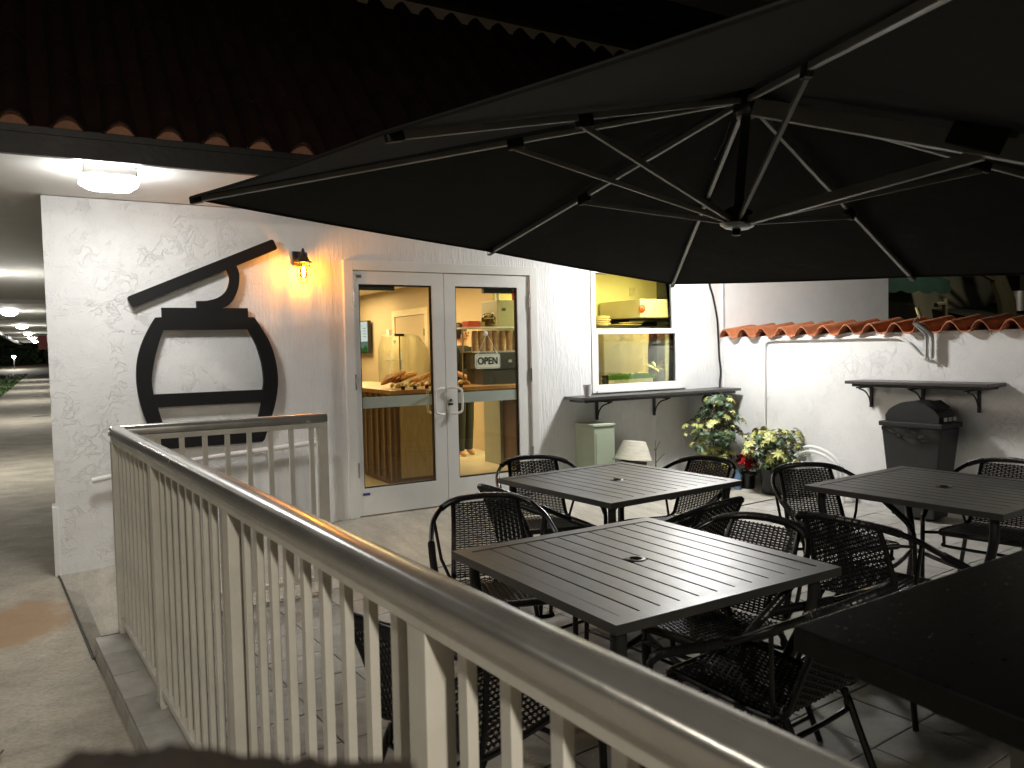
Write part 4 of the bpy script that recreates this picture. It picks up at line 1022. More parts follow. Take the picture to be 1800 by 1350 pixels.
for k in order:
    e = U[k]; d = (e-CR).normalized(); thick = (k == 'm34')
    st = CR + d*0.045 - AX*0.03; en = e - d*0.02 - AX*0.007
    if thick: st = st - AX*0.025; en = CR + d*1.95 - AX*0.045
    MB().bar(st, en, 0.045 if thick else 0.017, 0.06 if thick else 0.021, AX).build('rib', 'alu', um, bevel=0.003)
    if not thick: MB().bar(en - d*0.03, en + d*0.02, 0.024, 0.028, AX).build('rib_end_cap', 'blackplastic', um, bevel=0.004)
    fr_k = {'m': 0.549, 'c': 0.40}[k[0]]
    j = CR.lerp(e, fr_k) - AX*(0.075 if thick else 0.045)
    a_ = RUN + (j-RUN).normalized()*0.05
    MB().bar(a_, j, 0.020 if thick else 0.013, 0.034 if thick else 0.019, AX).build('strut', 'alu', um, bevel=0.002)
    MB().bar(CR.lerp(e, fr_k)-d*(0.09 if thick else 0.035) - AX*(0.02 if thick else 0.03), CR.lerp(e, fr_k)+d*(0.07 if thick else 0.03) - AX*(0.03), 0.06 if thick else 0.024, 0.085 if thick else 0.04, AX).build('joint', 'blackplastic', um, bevel=0.006)
mAX = AX.to_track_quat('Z', 'Y').to_matrix().to_4x4()
MB().lathe([(0.035, -0.095), (0.048, -0.08), (0.05, -0.03), (0.04, 0.0), (0.02, 0.004)], CR, 16, mAX).build('crown_hub', 'blackplastic', um, smooth=True)
MB().tube([CR-AX*0.08, RUN], 0.018, 12).build('centre_tube', 'black_paint', um, smooth=True)
MB().lathe([(0.035, -0.005), (0.05, 0.005), (0.052, 0.045), (0.03, 0.06)], RUN, 16, mAX).build('runner_hub', 'blackplastic', um, smooth=True)
MB().lathe([(0.02, -0.022), (0.045, -0.018), (0.062, -0.008), (0.063, -0.003), (0.04, -0.001)], RUN, 24, mAX).build('runner_disc', 'rim', um, smooth=True)
MB().lathe([(0.012, -0.045), (0.016, -0.042), (0.016, -0.02)], RUN, 12, mAX).build('end_knob', 'blackplastic', um, smooth=True)
cordp = CR + Vector((-0.06, 0.03, -0.11))
MB().tube([cordp, cordp+Vector((-0.02, 0.01, -0.07)), cordp+Vector((-0.06, 0.02, -0.14))], 0.003, 5).build('cord', 'alu', um)
dm = (U['m34']-CR).normalized(); armend = CR + dm*1.95 - AX*0.02; bx_ = Vector((armend.x, armend.y, 0))
MB().box(armend.x-0.04, armend.x+0.04, armend.y-0.05, armend.y+0.05, 0.08, armend.z+0.05).build('mast', 'alu', um, bevel=0.006)
m = MB(); m.box(armend.x-0.5, armend.x+0.5, armend.y-0.05, armend.y+0.05, 0.0, 0.06); m.box(armend.x-0.05, armend.x+0.05, armend.y-0.5, armend.y+0.5, 0.002, 0.062); m.build('base', 'black_paint', um)

# ================================================================== INSIDE THE CAFE
FZ = 0.12
m = MB(); m.box(0.2, 9.0, 0.2, 11, FZ-0.1, FZ); tag(m.build('interior_floor', 'tilefloor'), kind='structure')
m = MB(); m.box(0.2, 4.88, 0.2, 11, 2.41, 2.46); tag(m.build('interior_ceiling', 'ceil'), kind='structure')
m = MB(); m.box(4.8, 4.88, 2.65, 11, FZ, 2.41); m.box(0.2, 4.8, 10.6, 10.7, FZ, 2.41); m.box(0.2, 0.24, 0.2, 10.6, FZ, 2.41); tag(m.build('interior_wall', 'creamd'), kind='structure')
m = MB(); m.box(4.88, 9, 2.65, 2.72, FZ, 2.46); m.box(8.9, 8.96, 0.25, 2.65, FZ, 2.46); m.box(4.89, 9, 0.2, 2.65, 2.465, 2.485); tag(m.build('kitchen_wall', 'yellow'), kind='structure')
m = MB(); m.lathe([(0.10, 0), (0.10, 0.01), (0.085, 0.012)], (4.0, 5.0, 2.398), 20); tag(m.build('downlight', 'spot'), 'small lit recessed downlight in the cafe ceiling, seen through left door', 'downlight')
t = thing('interior_door', 'plain cream inner door in the cafe wall behind the counter', 'door', (4.8, 5.2, FZ))
MB().box(4.775, 4.798, 4.62, 5.76, FZ, 1.96).build('leaf', 'creamd', t, bevel=0.003)
m = MB(); m.box(4.76, 4.798, 4.5, 4.61, FZ, 2.06); m.box(4.76, 4.798, 5.77, 5.88, FZ, 2.06); m.box(4.76, 4.798, 4.61, 5.77, 1.965, 2.06); m.build('casing', 'cream', t)
for z in (0.5, 1.7): MB().box(4.765, 4.774, 4.63, 4.66, z-0.05, z+0.05).build('hinge', 'steel', t)
t = thing('menu_screen', 'wall screen showing a pale menu above green hills, left door glass', 'screen', (4.72, 7.2, 1.4))
MB().box(4.70, 4.76, 6.82, 7.62, 1.40, 1.955).build('case', 'ink', t, bevel=0.005)
MB().box(4.694, 4.699, 6.84, 7.60, 1.60, 1.94).build('menu_area', 'screen', t)
MB().box(4.694, 4.699, 6.84, 7.60, 1.415, 1.598).build('lower_area', 'screendk', t)
m = MB()
for k in range(3):
    for j in range(6):
        if (k+j) % 5: m.box(4.6925, 4.6938, 6.90+0.23*k, 6.90+0.23*k+random.uniform(.10, .18), 1.63+0.047*j, 1.645+0.047*j)
m.build('menu_lines', 'screentxt', t)
m = MB(); hills = [(6.84, 1.415)] + [(6.84+0.76*i/20, 1.47+0.05*abs(math.sin(i*0.42))+0.02*math.sin(i*.9)) for i in range(21)] + [(7.60, 1.415)]
m.prism([hills], lambda a, b, d: (d, a, b), 4.6925, 4.6938); m.build('hills', 'screenhill', t)
tag(MB().box(4.76, 4.798, 6.0, 6.12, 1.46, 1.56).build('thermostat', 'cup', bevel=0.004), 'white wall thermostat beside the inner door', 'thermostat')
tag(MB().box(4.76, 4.798, 6.02, 6.12, 1.68, 1.78).build('alarm_keypad', 'cup', bevel=0.004), 'white alarm keypad above the thermostat by the inner door', 'keypad')
# counter
t = thing('pastry_counter', 'brown wooden pastry counter behind the glass doors', 'counter', (3.3, 1.7, FZ))
m = MB(); m.box(2.80, 4.60, 1.06, 1.85, 1.02, 1.06); m.box(2.82, 3.45, 1.85, 3.4, 1.02, 1.06); m.build('top', 'woodtop', t, bevel=0.004)
m = MB(); m.box(2.86, 3.50, 1.12, 1.80, FZ, 1.018); m.box(4.40, 4.46, 1.2, 1.75, FZ, 1.018); m.box(2.88, 3.4, 1.80, 3.35, FZ, 1.018); m.build('body', 'woodfront', t)
for k in range(12): MB().box(2.838, 2.858, 1.2+0.17*k, 1.225+0.17*k, FZ+0.05, 1.01).build('batten', 'batten', t)
MB().box(2.90, 3.48, 1.10, 1.118, FZ+0.08, 1.005).build('front_panel', mat('tan_panel', (.34, .25, .15), .45, noise=.2, nscale=5, stretch=(6, 6, 1)), t)
MB().box(3.51, 4.56, 1.10, 1.13, 0.90, 1.015).build('apron', 'woodfront', t)
def loaf(p, L_, r_, rz_, tilt, nm, label, cat, mt, grp):
    m = MB(); pts = []; rr = []
    for i in range(9):
        u = i/8; pts.append((L_*(u-0.5), 0, 0.015*math.sin(PI*u))); rr.append(r_*(max(0.12, math.sin(PI*min(.97, max(.03, u)))**0.45)))
    m.tube(pts, rr, 8, flat=0.8); o = m.build(nm, mt, smooth=True); o.location = p; o.rotation_euler = (0, tilt, rz_); tag(o, label, cat, grp); return o
for k in range(7):
    loaf((2.96+0.035*k, 1.50+0.06*(k % 3), 1.13+0.02*(k % 4)), 0.27, 0.036, 0.55+0.12*random.uniform(-1, 1), -0.16, 'baguette', 'golden baguette piled on the pastry counter behind the left door', 'bread', 'bread', 'baguettes on the counter')
for k in range(4):
    loaf((3.24+0.05*k, 1.46+0.03*k, 1.12+0.012*k), 0.22, 0.032, 0.35+0.1*k, -0.2, 'baguette', 'golden baguette piled on the pastry counter behind the left door', 'bread', 'bread', 'baguettes on the counter')
tray = 0
for k in range(22):
    x = 2.90+0.075*(k % 11)+random.uniform(-.01, .01); y = 1.13+0.13*(k//11)+random.uniform(-.01, .02)
    loaf((x, y, 1.085), random.uniform(.06, .09), random.uniform(.022, .032), random.uniform(0, 3), 0, 'pastry', 'small glazed pastry in the front rows of the counter', 'pastry', random.choice(('pastry', 'bread', 'pale')), 'pastries in rows on the counter')
for k, (x, y) in enumerate(((3.50, 1.4), (3.58, 1.5))):
    tag(MB().box(x-0.06, x+0.06, y-0.05, y+0.05, 1.062, 1.15+0.05*k).build('cake_slice', 'bread' if k else 'pale', bevel=0.012), ('pale' if not k else 'brown') + ' loaf cake on the right part of the pastry counter', 'cake')
for k in range(6):
    x = 2.93+0.125*k
    tag(MB().box(x-0.018, x+0.018, 1.075, 1.082, 1.061, 1.095).build('price_tag', 'ink'), f'{ORD[k]} tiny black price tag from the left on the counter edge', 'price tag', 'price tags on the counter')
t = thing('sign_stand', 'slim black upright stand with small clip on the counter', 'stand', (3.08, 1.5, 1.06))
MB().tube([(3.08, 1.5, 1.061), (3.08, 1.5, 1.60)], 0.006, 8).build('pole', 'ink', t); MB().box(3.03, 3.13, 1.49, 1.51, 1.585, 1.61).build('clip', 'ink', t); MB().box(3.03, 3.13, 1.46, 1.54, 1.0605, 1.07).build('foot', 'ink', t)
t = thing('draped_rack', 'tall tray rack under clear plastic inside the cafe', 'rack', (4.3, 4.4, FZ))
m = MB()
for x in (4.1, 4.5):
    for y in (4.15, 4.6): m.box(x-0.012, x+0.012, y-0.012, y+0.012, FZ, 1.58)
m.build('posts', 'steel', t)
for k in range(7): MB().box(4.1, 4.5, 4.15, 4.6, 0.4+0.17*k, 0.412+0.17*k).build('tray', 'steel', t)
m = MB(); n = 40
for j in range(9):
    for i in range(n):
        a = 2*PI*i/n; rr = 0.36+0.012*math.sin(9*a+j)+0.03*(1-j/8)*math.sin(5*a); z = 1.62-1.3*(j/8)
        k = 0.82/max(abs(math.cos(a)), abs(math.sin(a)))**0.6 if j else 0.7
        m.v.append((4.3+rr*k*math.cos(a), 4.38+rr*k*math.sin(a), z if j else 1.64+0.02*math.sin(3*a)))
for j in range(8):
    for i in range(n): m.f.append((j*n+i, j*n+(i+1) % n, (j+1)*n+(i+1) % n, (j+1)*n+i))
m.f.append(tuple(range(n))); m.build('plastic_cover', 'plasticdrape', t, smooth=True)
t = thing('step_ladder', 'small dark step ladder leaning behind the counter', 'ladder', (3.95, 3.6, FZ))
m = MB()
for d_ in (-.11, .11): m.bar((3.95+d_, 3.6, FZ), (3.98+d_*0.8, 3.85, 1.42), 0.02, 0.03)
m.build('rails', 'greymetal', t)
for k in range(6): MB().box(3.85, 4.07, 3.66+0.03*k, 3.72+0.03*k, 0.35+0.19*k, 0.365+0.19*k).build('step', 'greymetal', t)
# machine, cups, jar, cabinet
t = thing('coffee_machine', 'black coffee machine on the counter behind the right door glass', 'coffee machine', (4.16, 1.42, 1.06))
MB().box(3.92, 4.50, 1.28, 1.66, 1.0615, 1.22).build('base', 'dark', t, bevel=0.006); MB().box(3.88, 4.52, 1.24, 1.68, 1.222, 1.40).build('body', 'dark', t, bevel=0.008)
MB().box(4.20, 4.24, 1.225, 1.238, 1.29, 1.32).build('badge', 'galv', t)
m = MB(); m.box(3.86, 4.54, 1.40, 1.68, 1.402, 1.412); tag(m.build('machine_tray', 'steel'), 'steel cup tray on top of the coffee machine', 'tray')
cupm = MB(); cupm.lathe([(0.030, 0), (0.039, 0.085), (0.041, 0.088), (0.036, 0.088)], (0, 0, 0), 14)
cupme = cupm.mesh('paper_cup', smooth=True); cupme.materials.append(MT['card'])
for k in range(7):
    t = thing('cup_stack', f'{ORD[k]} stack of brown paper cups from the left on the coffee machine', 'cups', (3.93+0.085*k, 1.47+0.02*(k % 2), 1.413), 'stacks of paper cups on the coffee machine')
    for j in range(10+(k*3) % 3): child(cupme, 'paper_cup', t, (0, 0, 0.088+0.0145*j), (PI, 0, 0))
t = thing('cup_shelf', 'white shelf above the paper cups behind the right door glass', 'shelf', (4.2, 1.5, 1.66))
MB().box(3.80, 4.62, 1.36, 1.66, 1.655, 1.672).build('board', 'cup', t)
m = MB(); m.box(3.862, 3.876, 1.63, 1.645, 1.061, 1.654); m.box(4.595, 4.615, 1.60, 1.62, 1.061, 1.654); m.build('supports', 'galv', t)
t = thing('storage_jar', 'glass jar of brown beans on the white shelf', 'jar', (4.12, 1.5, 1.673))
MB().lathe([(0.065, 0.0), (0.078, 0.02), (0.078, 0.10), (0.055, 0.125), (0.055, 0.14)], (4.12, 1.5, 1.673), 20).build('glass_body', 'jarglass', t, smooth=True)
MB().lathe([(0.06, 0.004), (0.073, 0.022), (0.073, 0.085)], (4.12, 1.5, 1.673), 20).build('contents', 'jarfill', t, smooth=True)
MB().lathe([(0.058, 0.141), (0.058, 0.152)], (4.12, 1.5, 1.673), 20).build('lid', 'cup', t, smooth=True)
tag(MB().box(3.83, 3.97, 1.42, 1.56, 1.674, 1.735).build('snack_box', 'redbox', bevel=0.003), 'red cardboard box on the left of the white shelf', 'box')
tag(MB().box(3.975, 4.03, 1.42, 1.54, 1.674, 1.728).build('napkin_box', 'card', bevel=0.003), 'small brown box between red box and jar on the shelf', 'box')
t = thing('water_boiler', 'grey metal cabinet unit standing behind the jar', 'cabinet', (4.5, 1.9, FZ))
MB().box(4.36, 4.78, 1.72, 2.1, FZ, 1.98).build('body', 'greymetal', t, bevel=0.006); MB().box(4.42, 4.46, 1.712, 1.719, 1.86, 1.89).build('badge', 'ink', t); MB().box(4.60, 4.66, 1.708, 1.719, 1.70, 1.715).build('knob', 'redbox', t)
for k, (x, r_) in enumerate(((4.44, 0.03), (4.66, 0.035))):
    m = MB(); m.lathe([(r_*0.8, 0), (r_, 0.10), (r_*1.05, 0.10), (r_*1.05, 0.12)], (x, 1.85, 1.981), 14); tag(m.build('tub', 'redbox' if k else 'cup', smooth=True), ('red lidded' if k else 'clear pale') + ' tub on top of the grey cabinet', 'tub')
# OPEN sign
t = thing('open_sign', 'cream hanging sign reading OPEN on the right door glass', 'sign', (3.26, -0.02, 1.33))
sgp = []
for cx, cz, a0 in ((3.365, 1.288, -90), (3.365, 1.378, 0), (3.157, 1.378, 90), (3.157, 1.288, 180)):
    for k in range(5): a = R(a0+22.5*k); sgp.append((cx+0.018*math.cos(a), cz+0.018*math.sin(a)))
m = MB(); m.prism([sgp], fA, -0.028, -0.020); m.build('board', 'signcream', t)
m = MB(); inn = [((x-3.261)*0.94+3.261, (z-1.333)*0.88+1.333) for x, z in sgp]; inn2 = [((x-3.261)*0.915+3.261, (z-1.333)*0.835+1.333) for x, z in sgp]
m.prism([inn, inn2], fA, -0.0292, -0.0285); m.build('border', 'greymetal', t)
MB().tube([(3.165, -0.024, 1.392), (3.262, -0.022, 1.57), (3.362, -0.024, 1.392)], 0.0028, 5).build('cord', 'cord', t)
MB().lathe([(0.022, 0), (0.022, 0.006), (0.008, 0.012)], (3.262, 0.004, 1.572), 16, Matrix.Rotation(PI/2, 4, 'X')).build('suction_cup', 'cord', t, smooth=True)
fc = bpy.data.curves.new('lettering', 'FONT'); fc.body = 'OPEN'; fc.size = 0.082; fc.align_x = 'CENTER'; fc.align_y = 'CENTER'; fc.extrude = 0.0008; fc.offset = 0.0016; fc.space_character = 1.02
fo = bpy.data.objects.new('lettering', fc); COL.objects.link(fo); fo.parent = t; fo.location = (0.001, -0.0105, 0.004); fo.rotation_euler = (PI/2, 0, 0); fo.scale = (0.92, 1.05, 1); fc.materials.append(MT['ink'])
bpy.context.view_layer.update()
lme = bpy.data.meshes.new_from_object(fo.evaluated_get(bpy.context.evaluated_depsgraph_get())); lmx = (fo.location.copy(), fo.rotation_euler.copy(), fo.scale.copy())
bpy.data.objects.remove(fo); lo = bpy.data.objects.new('lettering', lme); COL.objects.link(lo); lo.parent = t; lo.location, lo.rotation_euler, lo.scale = lmx

# ---- person behind the counter
pr = thing('person', 'person with dark tied hair and black top standing behind the counter', 'person', (4.42, 2.75, FZ))
def skin_mesh(name, joints, edges, m, parent, sub=2, root=0):
    me = bpy.data.meshes.new(name); me.from_pydata([j[:3] for j in joints], edges, [])
    o = bpy.data.objects.new(name, me); COL.objects.link(o); me.materials.append(MT[m])
    md = o.modifiers.new('skin', 'SKIN'); md.use_smooth_shade = True
    for i, j in enumerate(joints):
        sv = me.skin_vertices[0].data[i]; sv.radius = (j[3], j[3] if len(j) < 5 else j[4]); sv.use_root = (i == root)
    sd = o.modifiers.new('sub', 'SUBSURF'); sd.levels = sub; sd.render_levels = sub
    for p in me.polygons: p.use_smooth = True
    o.parent = parent; return o
bj = [(0, 0, .92, .12, .10), (0, 0, 1.10, .11, .085), (0, 0, 1.27, .13, .09), (0, 0, 1.36, .06, .055), (0, -.01, 1.42, .045, .045), (0, -.015, 1.50, .075, .088), (0, -.01, 1.57, .066, .078),
      (-.155, 0, 1.31, .05), (-.20, -.03, 1.06, .037), (-.13, -.20, .98, .027), (-.09, -.26, .98, .022),
      (.155, 0, 1.31, .05), (.20, -.03, 1.06, .037), (.13, -.20, .98, .027), (.09, -.26, .98, .022),
      (-.09, 0, .80, .085), (-.09, -.01, .45, .055), (-.09, 0, .08, .04), (-.09, -.10, .03, .035), (.09, 0, .80, .085), (.09, -.01, .45, .055), (.09, 0, .08, .04), (.09, -.10, .03, .035)]
be = [(0, 1), (1, 2), (2, 3), (3, 4), (4, 5), (5, 6), (2, 7), (7, 8), (8, 9), (9, 10), (2, 11), (11, 12), (12, 13), (13, 14), (0, 15), (15, 16), (16, 17), (17, 18), (0, 19), (19, 20), (20, 21), (21, 22)]
body = skin_mesh('body', bj, be, 'skin', pr)
m = MB(); m.lathe([(.15, .70), (.155, .95), (.14, 1.10), (.165, 1.25), (.16, 1.32), (.10, 1.37), (.06, 1.385)], (0, 0, 0), 20, Matrix.Diagonal((1.12, .78, 1, 1)), caps=False); part(m, 'top', 'shirt', pr, smooth=True)
for sx in (-1, 1): part(MB().tube([(sx*.13, 0, 1.335), (sx*.17, -.005, 1.27), (sx*.195, -.02, 1.16)], [.062, .062, .055], 12), 'sleeve', 'shirt', pr, smooth=True)
part(MB().tube([(-.09, 0, .9), (-.09, -.01, .45), (-.09, 0, .09)], [.10, .075, .06], 12), 'trouser_leg', 'shirt', pr, smooth=True); part(MB().tube([(.09, 0, .9), (.09, -.01, .45), (.09, 0, .09)], [.10, .075, .06], 12), 'trouser_leg', 'shirt', pr, smooth=True)
m = MB(); m.lathe([(.085, 1.47), (.098, 1.53), (.094, 1.60), (.070, 1.645), (.02, 1.665)], (0.0, .028, 0), 18, Matrix.Diagonal((.92, .98, 1, 1)), caps=False)
m.lathe([(.02, 1.40), (.04, 1.45), (.045, 1.52), (.03, 1.56)], (0.0, .11, 0), 12); part(m, 'hair', 'hair', pr, smooth=True)
part(MB().tube([(0, -.082, 1.535), (0, -.105, 1.505), (0, -.090, 1.495)], [.008, .013, .010], 8), 'nose', 'skin', pr, smooth=True)
for sx in (-1, 1): part(MB().lathe([(.010, 0), (.012, .004), (.006, .008)], (sx*.03, -.086, 1.535), 10, Matrix.Rotation(PI/2, 4, 'X')), 'eye', 'ink', pr, smooth=True)
part(MB().tube([(-.022, -.083, 1.468), (0, -.092, 1.466), (.022, -.083, 1.468)], .005, 6), 'mouth', 'redbox', pr, smooth=True)
pr.rotation_euler = (0, 0, R(28)); pr.location = (4.40, 2.72, FZ-0.02)

# ---- kitchen behind the window
t = thing('range_hood', 'steel kitchen hood seen through the upper sash', 'hood', (6.9, 1.9, 1.8))
MB().box(6.44, 8.2, 1.75, 2.6, 1.79, 2.02).build('canopy', 'hood', t, bevel=0.006); MB().box(7.1, 7.25, 1.9, 2.2, 2.021, 2.46).build('duct', 'dark', t)
MB().lathe([(0.05, 0), (0.05, 0.02), (0.02, 0.05)], (6.46, 1.748, 1.90), 14, Matrix.Rotation(PI/2, 4, 'X')).build('knob', 'redbox', t)
t = thing('kitchen_shelf', 'dark kitchen shelf holding plates below the hood', 'shelf', (6.2, 2.2, 1.66))
MB().box(5.5, 6.95, 1.95, 2.6, 1.655, 1.685).build('board', 'dark', t)
m = MB(); m.box(5.5, 6.95, 2.55, 2.6, FZ, 1.654); m.build('back', 'dark', t)
MB().box(5.5, 6.95, 2.6, 2.64, 1.69, 1.84).build('rear_panel', 'dark', t)
for k in range(6):
    r_ = 0.15-0.004*(k % 3); m = MB(); m.lathe([(r_*.6, 0), (r_, .016), (r_, .021), (r_*.55, .012)], (6.05+0.01*(k % 2), 2.1, 1.686+0.022*k), 24); tag(m.build('plate', 'plate', smooth=True), f'cream plate, {ORD[k]} from the bottom of the pile on the kitchen shelf', 'plate', 'stacked plates on the kitchen shelf')
for k in range(3):
    m = MB(); m.lathe([(.07, 0), (.16, .02), (.16, .027), (.06, .012)], (6.40+0.13*(k > 0)+0.02*k, 2.1, 1.686+0.028*max(0, k-1)), 24); tag(m.build('platter', 'plate', smooth=True), f'flat cream platter, {PLA[k]} right of the plate pile', 'platter', 'platters on the kitchen shelf')
t = thing('kitchen_oven', 'dark tall oven at the right of the kitchen', 'oven', (7.6, 2.3, FZ))
MB().box(6.97, 8.2, 2.05, 2.64, FZ, 1.75).build('body', 'dark', t); MB().box(7.1, 8.0, 2.035, 2.048, 0.9, 1.6).build('oven_door', 'greymetal', t)
t = thing('kitchen_rack', 'bakery tray rack under crumpled clear plastic behind the lower sash', 'rack', (5.4, 1.0, FZ))
m = MB()
for x in (5.13, 5.68):
    for y in (.8, 1.25): m.box(x-.012, x+.012, y-.012, y+.012, FZ, 1.56)
m.build('posts', 'steel', t)
for k in range(8): MB().box(5.13, 5.68, .8, 1.25, .4+.15*k, .43+.15*k).build('tray', 'plate', t)
m = MB(); n = 48
for j in range(12):
    for i in range(n):
        a = 2*PI*i/n; k = 0.36/max(abs(math.cos(a)), abs(math.sin(a)))**.75*(.97+.02*math.sin(13*a+j*.5)+.015*math.sin(7*a-j)); z = 1.62-1.35*(j/11)+.015*math.sin(5*a)
        m.v.append((5.42+k*.95*math.cos(a), 1.02+k*.82*math.sin(a), z))
for j in range(11):
    for i in range(n): m.f.append((j*n+i, j*n+(i+1) % n, (j+1)*n+(i+1) % n, (j+1)*n+i))
m.f.append(tuple(range(n))); m.build('plastic_cover', 'plasticdrape', t, smooth=True)
t = thing('grass_planter', 'white box of bright green grass on the window sill', 'planter', (5.1, .28, 1.04))
m = MB(); m.box(4.84, 5.33, .23, .33, 1.041, 1.105); m.build('box', 'cup', t, bevel=.004)
m = MB()
for k in range(700):
    x = random.uniform(4.80, 5.36); y = random.uniform(.22, .34); h = random.uniform(.04, .085); dx = random.uniform(-.025, .025)
    m.add([(x-.003, y, 1.10), (x+.003, y, 1.10), (x+dx, y+random.uniform(-.02, .02), 1.10+h)], [(0, 1, 2)])
o = m.build('grass_tuft', mat('bright_grass', (.10, .30, .03), .5, noise=.3, nscale=30), t); o['kind'] = 'stuff'
tag(MB().box(4.66, 4.735, .2, .206, 1.041, 1.155, Matrix.Translation((0, 0, 0))).build('card_holder', 'ink'), 'small black upright card on the left of the window sill', 'card')
m = MB(); m.lathe([(.05, 0), (.062, .1), (.066, .1), (.066, .115)], (5.22, .5, 1.04), 18); o = m.build('white_pot', 'cup', smooth=True); tag(o, 'white round pot behind the grass planter', 'pot')
m = MB(); m.lathe([(.045, 0), (.075, .05), (.06, .11), (.05, .115)], (5.42, .5, 1.04), 18); o = m.build('clay_pot', 'plate', smooth=True); tag(o, 'beige rounded clay pot right of the white pot on the sill', 'pot')
m = MB(); m.box(4.5, 5.9, .42, .62, 1.0, 1.039); m.box(4.5, 5.9, .42, .62, FZ, .999); tag(m.build('prep_counter', 'woodtop'), 'wooden kitchen counter just inside the window', 'counter')
t = thing('yucca_plant', 'small yucca with pale pointed leaves at the right of the sill', 'plant', (5.56, .46, 1.04))
m = MB(); m.lathe([(.04, 0), (.05, .08)], (0, 0, 0), 14); part(m, 'pot', 'ink', t)
m = MB(); m.tube([(0, 0, .07), (0, 0, .14)], .014, 8); part(m, 'trunk', 'stem', t)
lv, lf = leaflet(.15, .022, .45); lm = MB().add(lv, lf).mesh('leaf', smooth=True); lm.materials.append(MT['leafY'])
for k in range(16): child(lm, 'leaf', t, (0, 0, .14), (R(random.uniform(15, 75)), 0, 2*PI*k/16+random.uniform(-.2, .2)))
m = MB(); m.lathe([(.06, 0), (.03, .05), (.055, .055), (.035, .1)], (4.95, .52, 1.04), 18); tag(m.build('small_lamp', 'plate', smooth=True), 'little cream ornament behind the left of the grass planter', 'ornament')
tag(MB().box(7.0, 7.09, 2.636, 2.648, 2.13, 2.24).build('wall_notice', 'plate'), 'small pale notice on the yellow kitchen wall', 'notice')

# ================================================================== BEYOND THE WALLS
t = thing('neighbour_building', 'dim olive stucco building beyond the patio wall', 'building', (16, 3, 0))
MB().box(9.2, 24, 3.2, 3.6, -.3, 5).build('wall', 'neigh', t)
MB().box(17.45, 17.9, 3.02, 3.19, .5, 5).build('downpipe', 'ink', t)
m = MB(); m.add([(14.2, 1.2, 1.62), (24, .6, 1.98), (24, 3.19, 2.25), (15.0, 3.19, 2.02)], [(0, 1, 2, 3)]); m.add([(14.2, 1.2, 1.55), (24, .6, 1.9), (24, .6, 1.98), (14.2, 1.2, 1.62)], [(0, 1, 2, 3)]); m.build('low_roof', 'roofdk', t)
t = thing('awning', 'dark green scalloped awning on the neighbouring wall', 'awning', (12.4, 2.8, 2.2))
m = MB(); n = 24
for i in range(n+1):
    x = 10.2+3.9*i/n; m.v += [(x, 3.18, 2.9), (x, 2.3, 2.48), (x, 2.29, 2.28-.05*abs(math.sin(i*PI/3.0)))]
for i in range(n): a = i*3; m.f += [(a, a+1, a+4, a+3), (a+1, a+2, a+5, a+4)]
m.build('canvas', 'awning', t)
t = thing('vent_pipe', 'short shiny metal vent pipe on the low dark roof', 'vent', (16.8, 2.9, 2))
MB().lathe([(.36, 1.95), (.36, 2.34), (.38, 2.35)], (16.8, 2.5, 0), 24).build('pipe', 'galv', t, smooth=True)
t = thing('bare_tree', 'dark bare tree trunk with leaning limbs beyond the wall', 'tree', (15.2, 2.2, 0))
MB().tube([(16.0, 2.2, 0), (15.8, 2.2, 2.1), (15.25, 2.2, 2.9), (14.8, 2.2, 4)], [.2, .16, .13, .08], 8).build('trunk', 'stem', t, smooth=True)
for a in ((14.2, 2.2, 3.2), (16.3, 2.1, 3.5), (14.6, 2.3, 2.75)): MB().tube([(15.5, 2.2, 2.5), a], [.06, .03], 6).build('limb', 'stem', t)
t = thing('standpipe', 'thin dark standpipe with bent top beyond the tiles', 'pipe', (12.6, 1.5, 0))
MB().tube(spline([(12.6, 1.5, 0), (12.6, 1.5, 1.9), (12.55, 1.5, 2.0), (12.35, 1.5, 1.98)], 5), .04, 8).build('pipe', 'stem', t, smooth=True)
t = thing('hanging_sign', 'small red sign projecting from the walkway wall far down the passage', 'sign', (-.15, 30, 2.2))
MB().box(-.34, -.03, 29.97, 30.03, 1.75, 2.3).build('board', 'redsign', t); MB().box(-.36, -.002, 29.985, 30.015, 2.31, 2.34).build('arm', 'ink', t)
t = thing('garden_lamp', 'small white garden lamp glowing in front of the dark far hedge', 'lamp', (-2.9, 84, 0))
MB().tube([(-2.9, 84, 0), (-2.9, 84, 1.4)], .04, 8).build('pole', 'galv', t); MB().lathe([(.02, 0), (.13, .08), (.13, .18), (.02, .26)], (-2.9, 84, 1.4), 12).build('globe', 'farlamp', t)
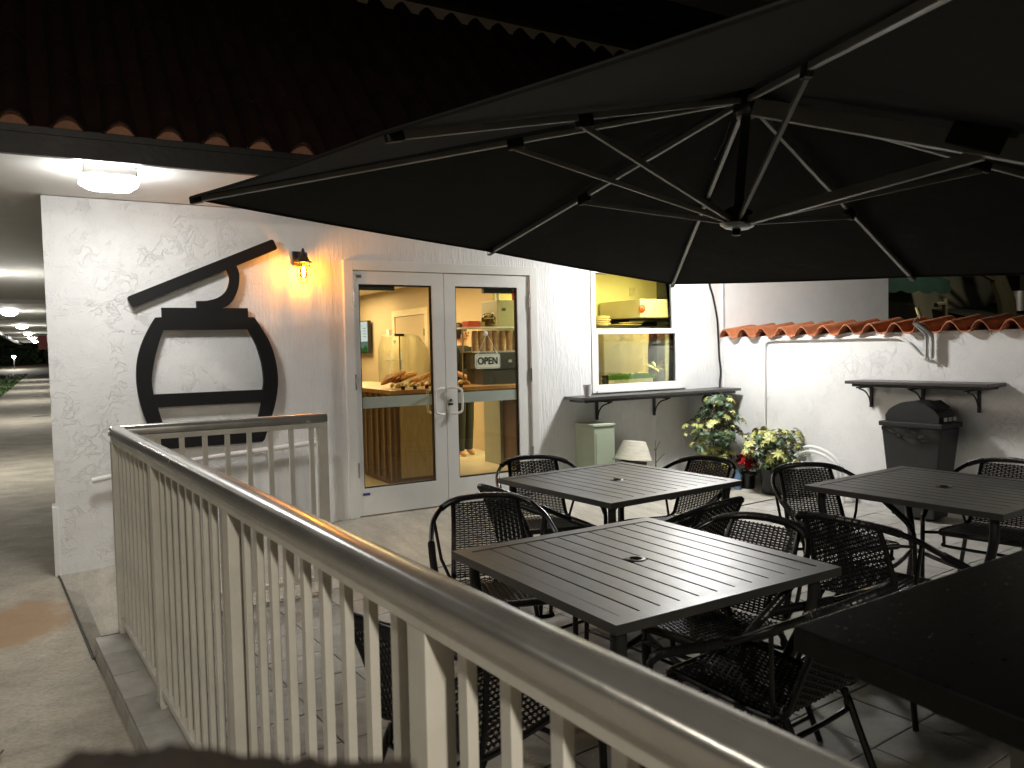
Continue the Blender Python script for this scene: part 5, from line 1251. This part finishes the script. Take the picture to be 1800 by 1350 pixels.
# fallen leaves
for k, (x, y, z, s, lab) in enumerate(((-.24, -2.35, -.106, .028, 'small curled dry leaf on the walkway concrete'), (.98, -2.93, .004, .03, 'curled brown leaf on the pavers behind the railing'), (2.98, -4.14, .004, .045, 'yellow dry leaf on the pavers near the stone counter'), (1.15, -2.1, .004, .03, 'dark dry leaf on the pavers by the short railing'))):
    v, f = leaflet(s*1.6, s, -.7, 4); m = MB().add(v, f); o = m.build('fallen_leaf', 'dry', smooth=True); o.location = (x, y, z+.002); o.rotation_euler = (.1, .15, random.uniform(0, 6)); tag(o, lab, 'leaf')

# unidentified blurred shape, modelled as a weathered wooden post right below the camera
wp = MB(); sil = [(-.147, 1.345), (-.139, 1.316), (-.114, 1.315), (-.109, 1.304), (-.098, 1.308), (-.093, 1.323), (-.078, 1.332), (-.071, 1.339), (-.066, 1.329), (-.060, 1.343), (-.044, 1.338), (-.033, 1.346)]
def sil_z(x):
    for (a, za), (b, zb) in zip(sil, sil[1:]):
        if a <= x <= b: t_ = (x-a)/(b-a); py = (za + (zb-za)*t_)*1000; return 1.45-.24*((py-675)/1381+.047)
nx_, ny_ = 44, 9
for j in range(ny_):
    for i in range(nx_):
        x = -.1469+.1138*i/(nx_-1); y = -.055+.11*j/(ny_-1)
        wp.v.append((x+.09, y, sil_z(x)-random.uniform(0, .0015)-.004*(1-j/(ny_-1))))
for j in range(ny_-1):
    for i in range(nx_-1): a = j*nx_+i; wp.f.append((a, a+1, a+nx_+1, a+nx_))
ring = [i for i in range(nx_)] + [j*nx_+nx_-1 for j in range(1, ny_)] + [(ny_-1)*nx_+i for i in range(nx_-2, -1, -1)] + [j*nx_ for j in range(ny_-2, 0, -1)]
b0 = len(wp.v)
for q in ring: x, y, z = wp.v[q]; wp.v.append((x, y, -.11))
for i in range(len(ring)): k = (i+1) % len(ring); wp.f.append((ring[i], ring[k], b0+k, b0+i))
wm = mat('weathered_wood', (.026, .017, .012), .85, noise=.8, nscale=22, bump=.002, bscale=60)
wpo = wp.build('guessed_post', wm, smooth=True); wpo.location = (.0182, -5.770, 0); wpo.rotation_euler = (0, 0, -YAW)
tag(wpo, 'blurred dark brown shape close to the camera at the bottom edge, modelled as post', 'post')
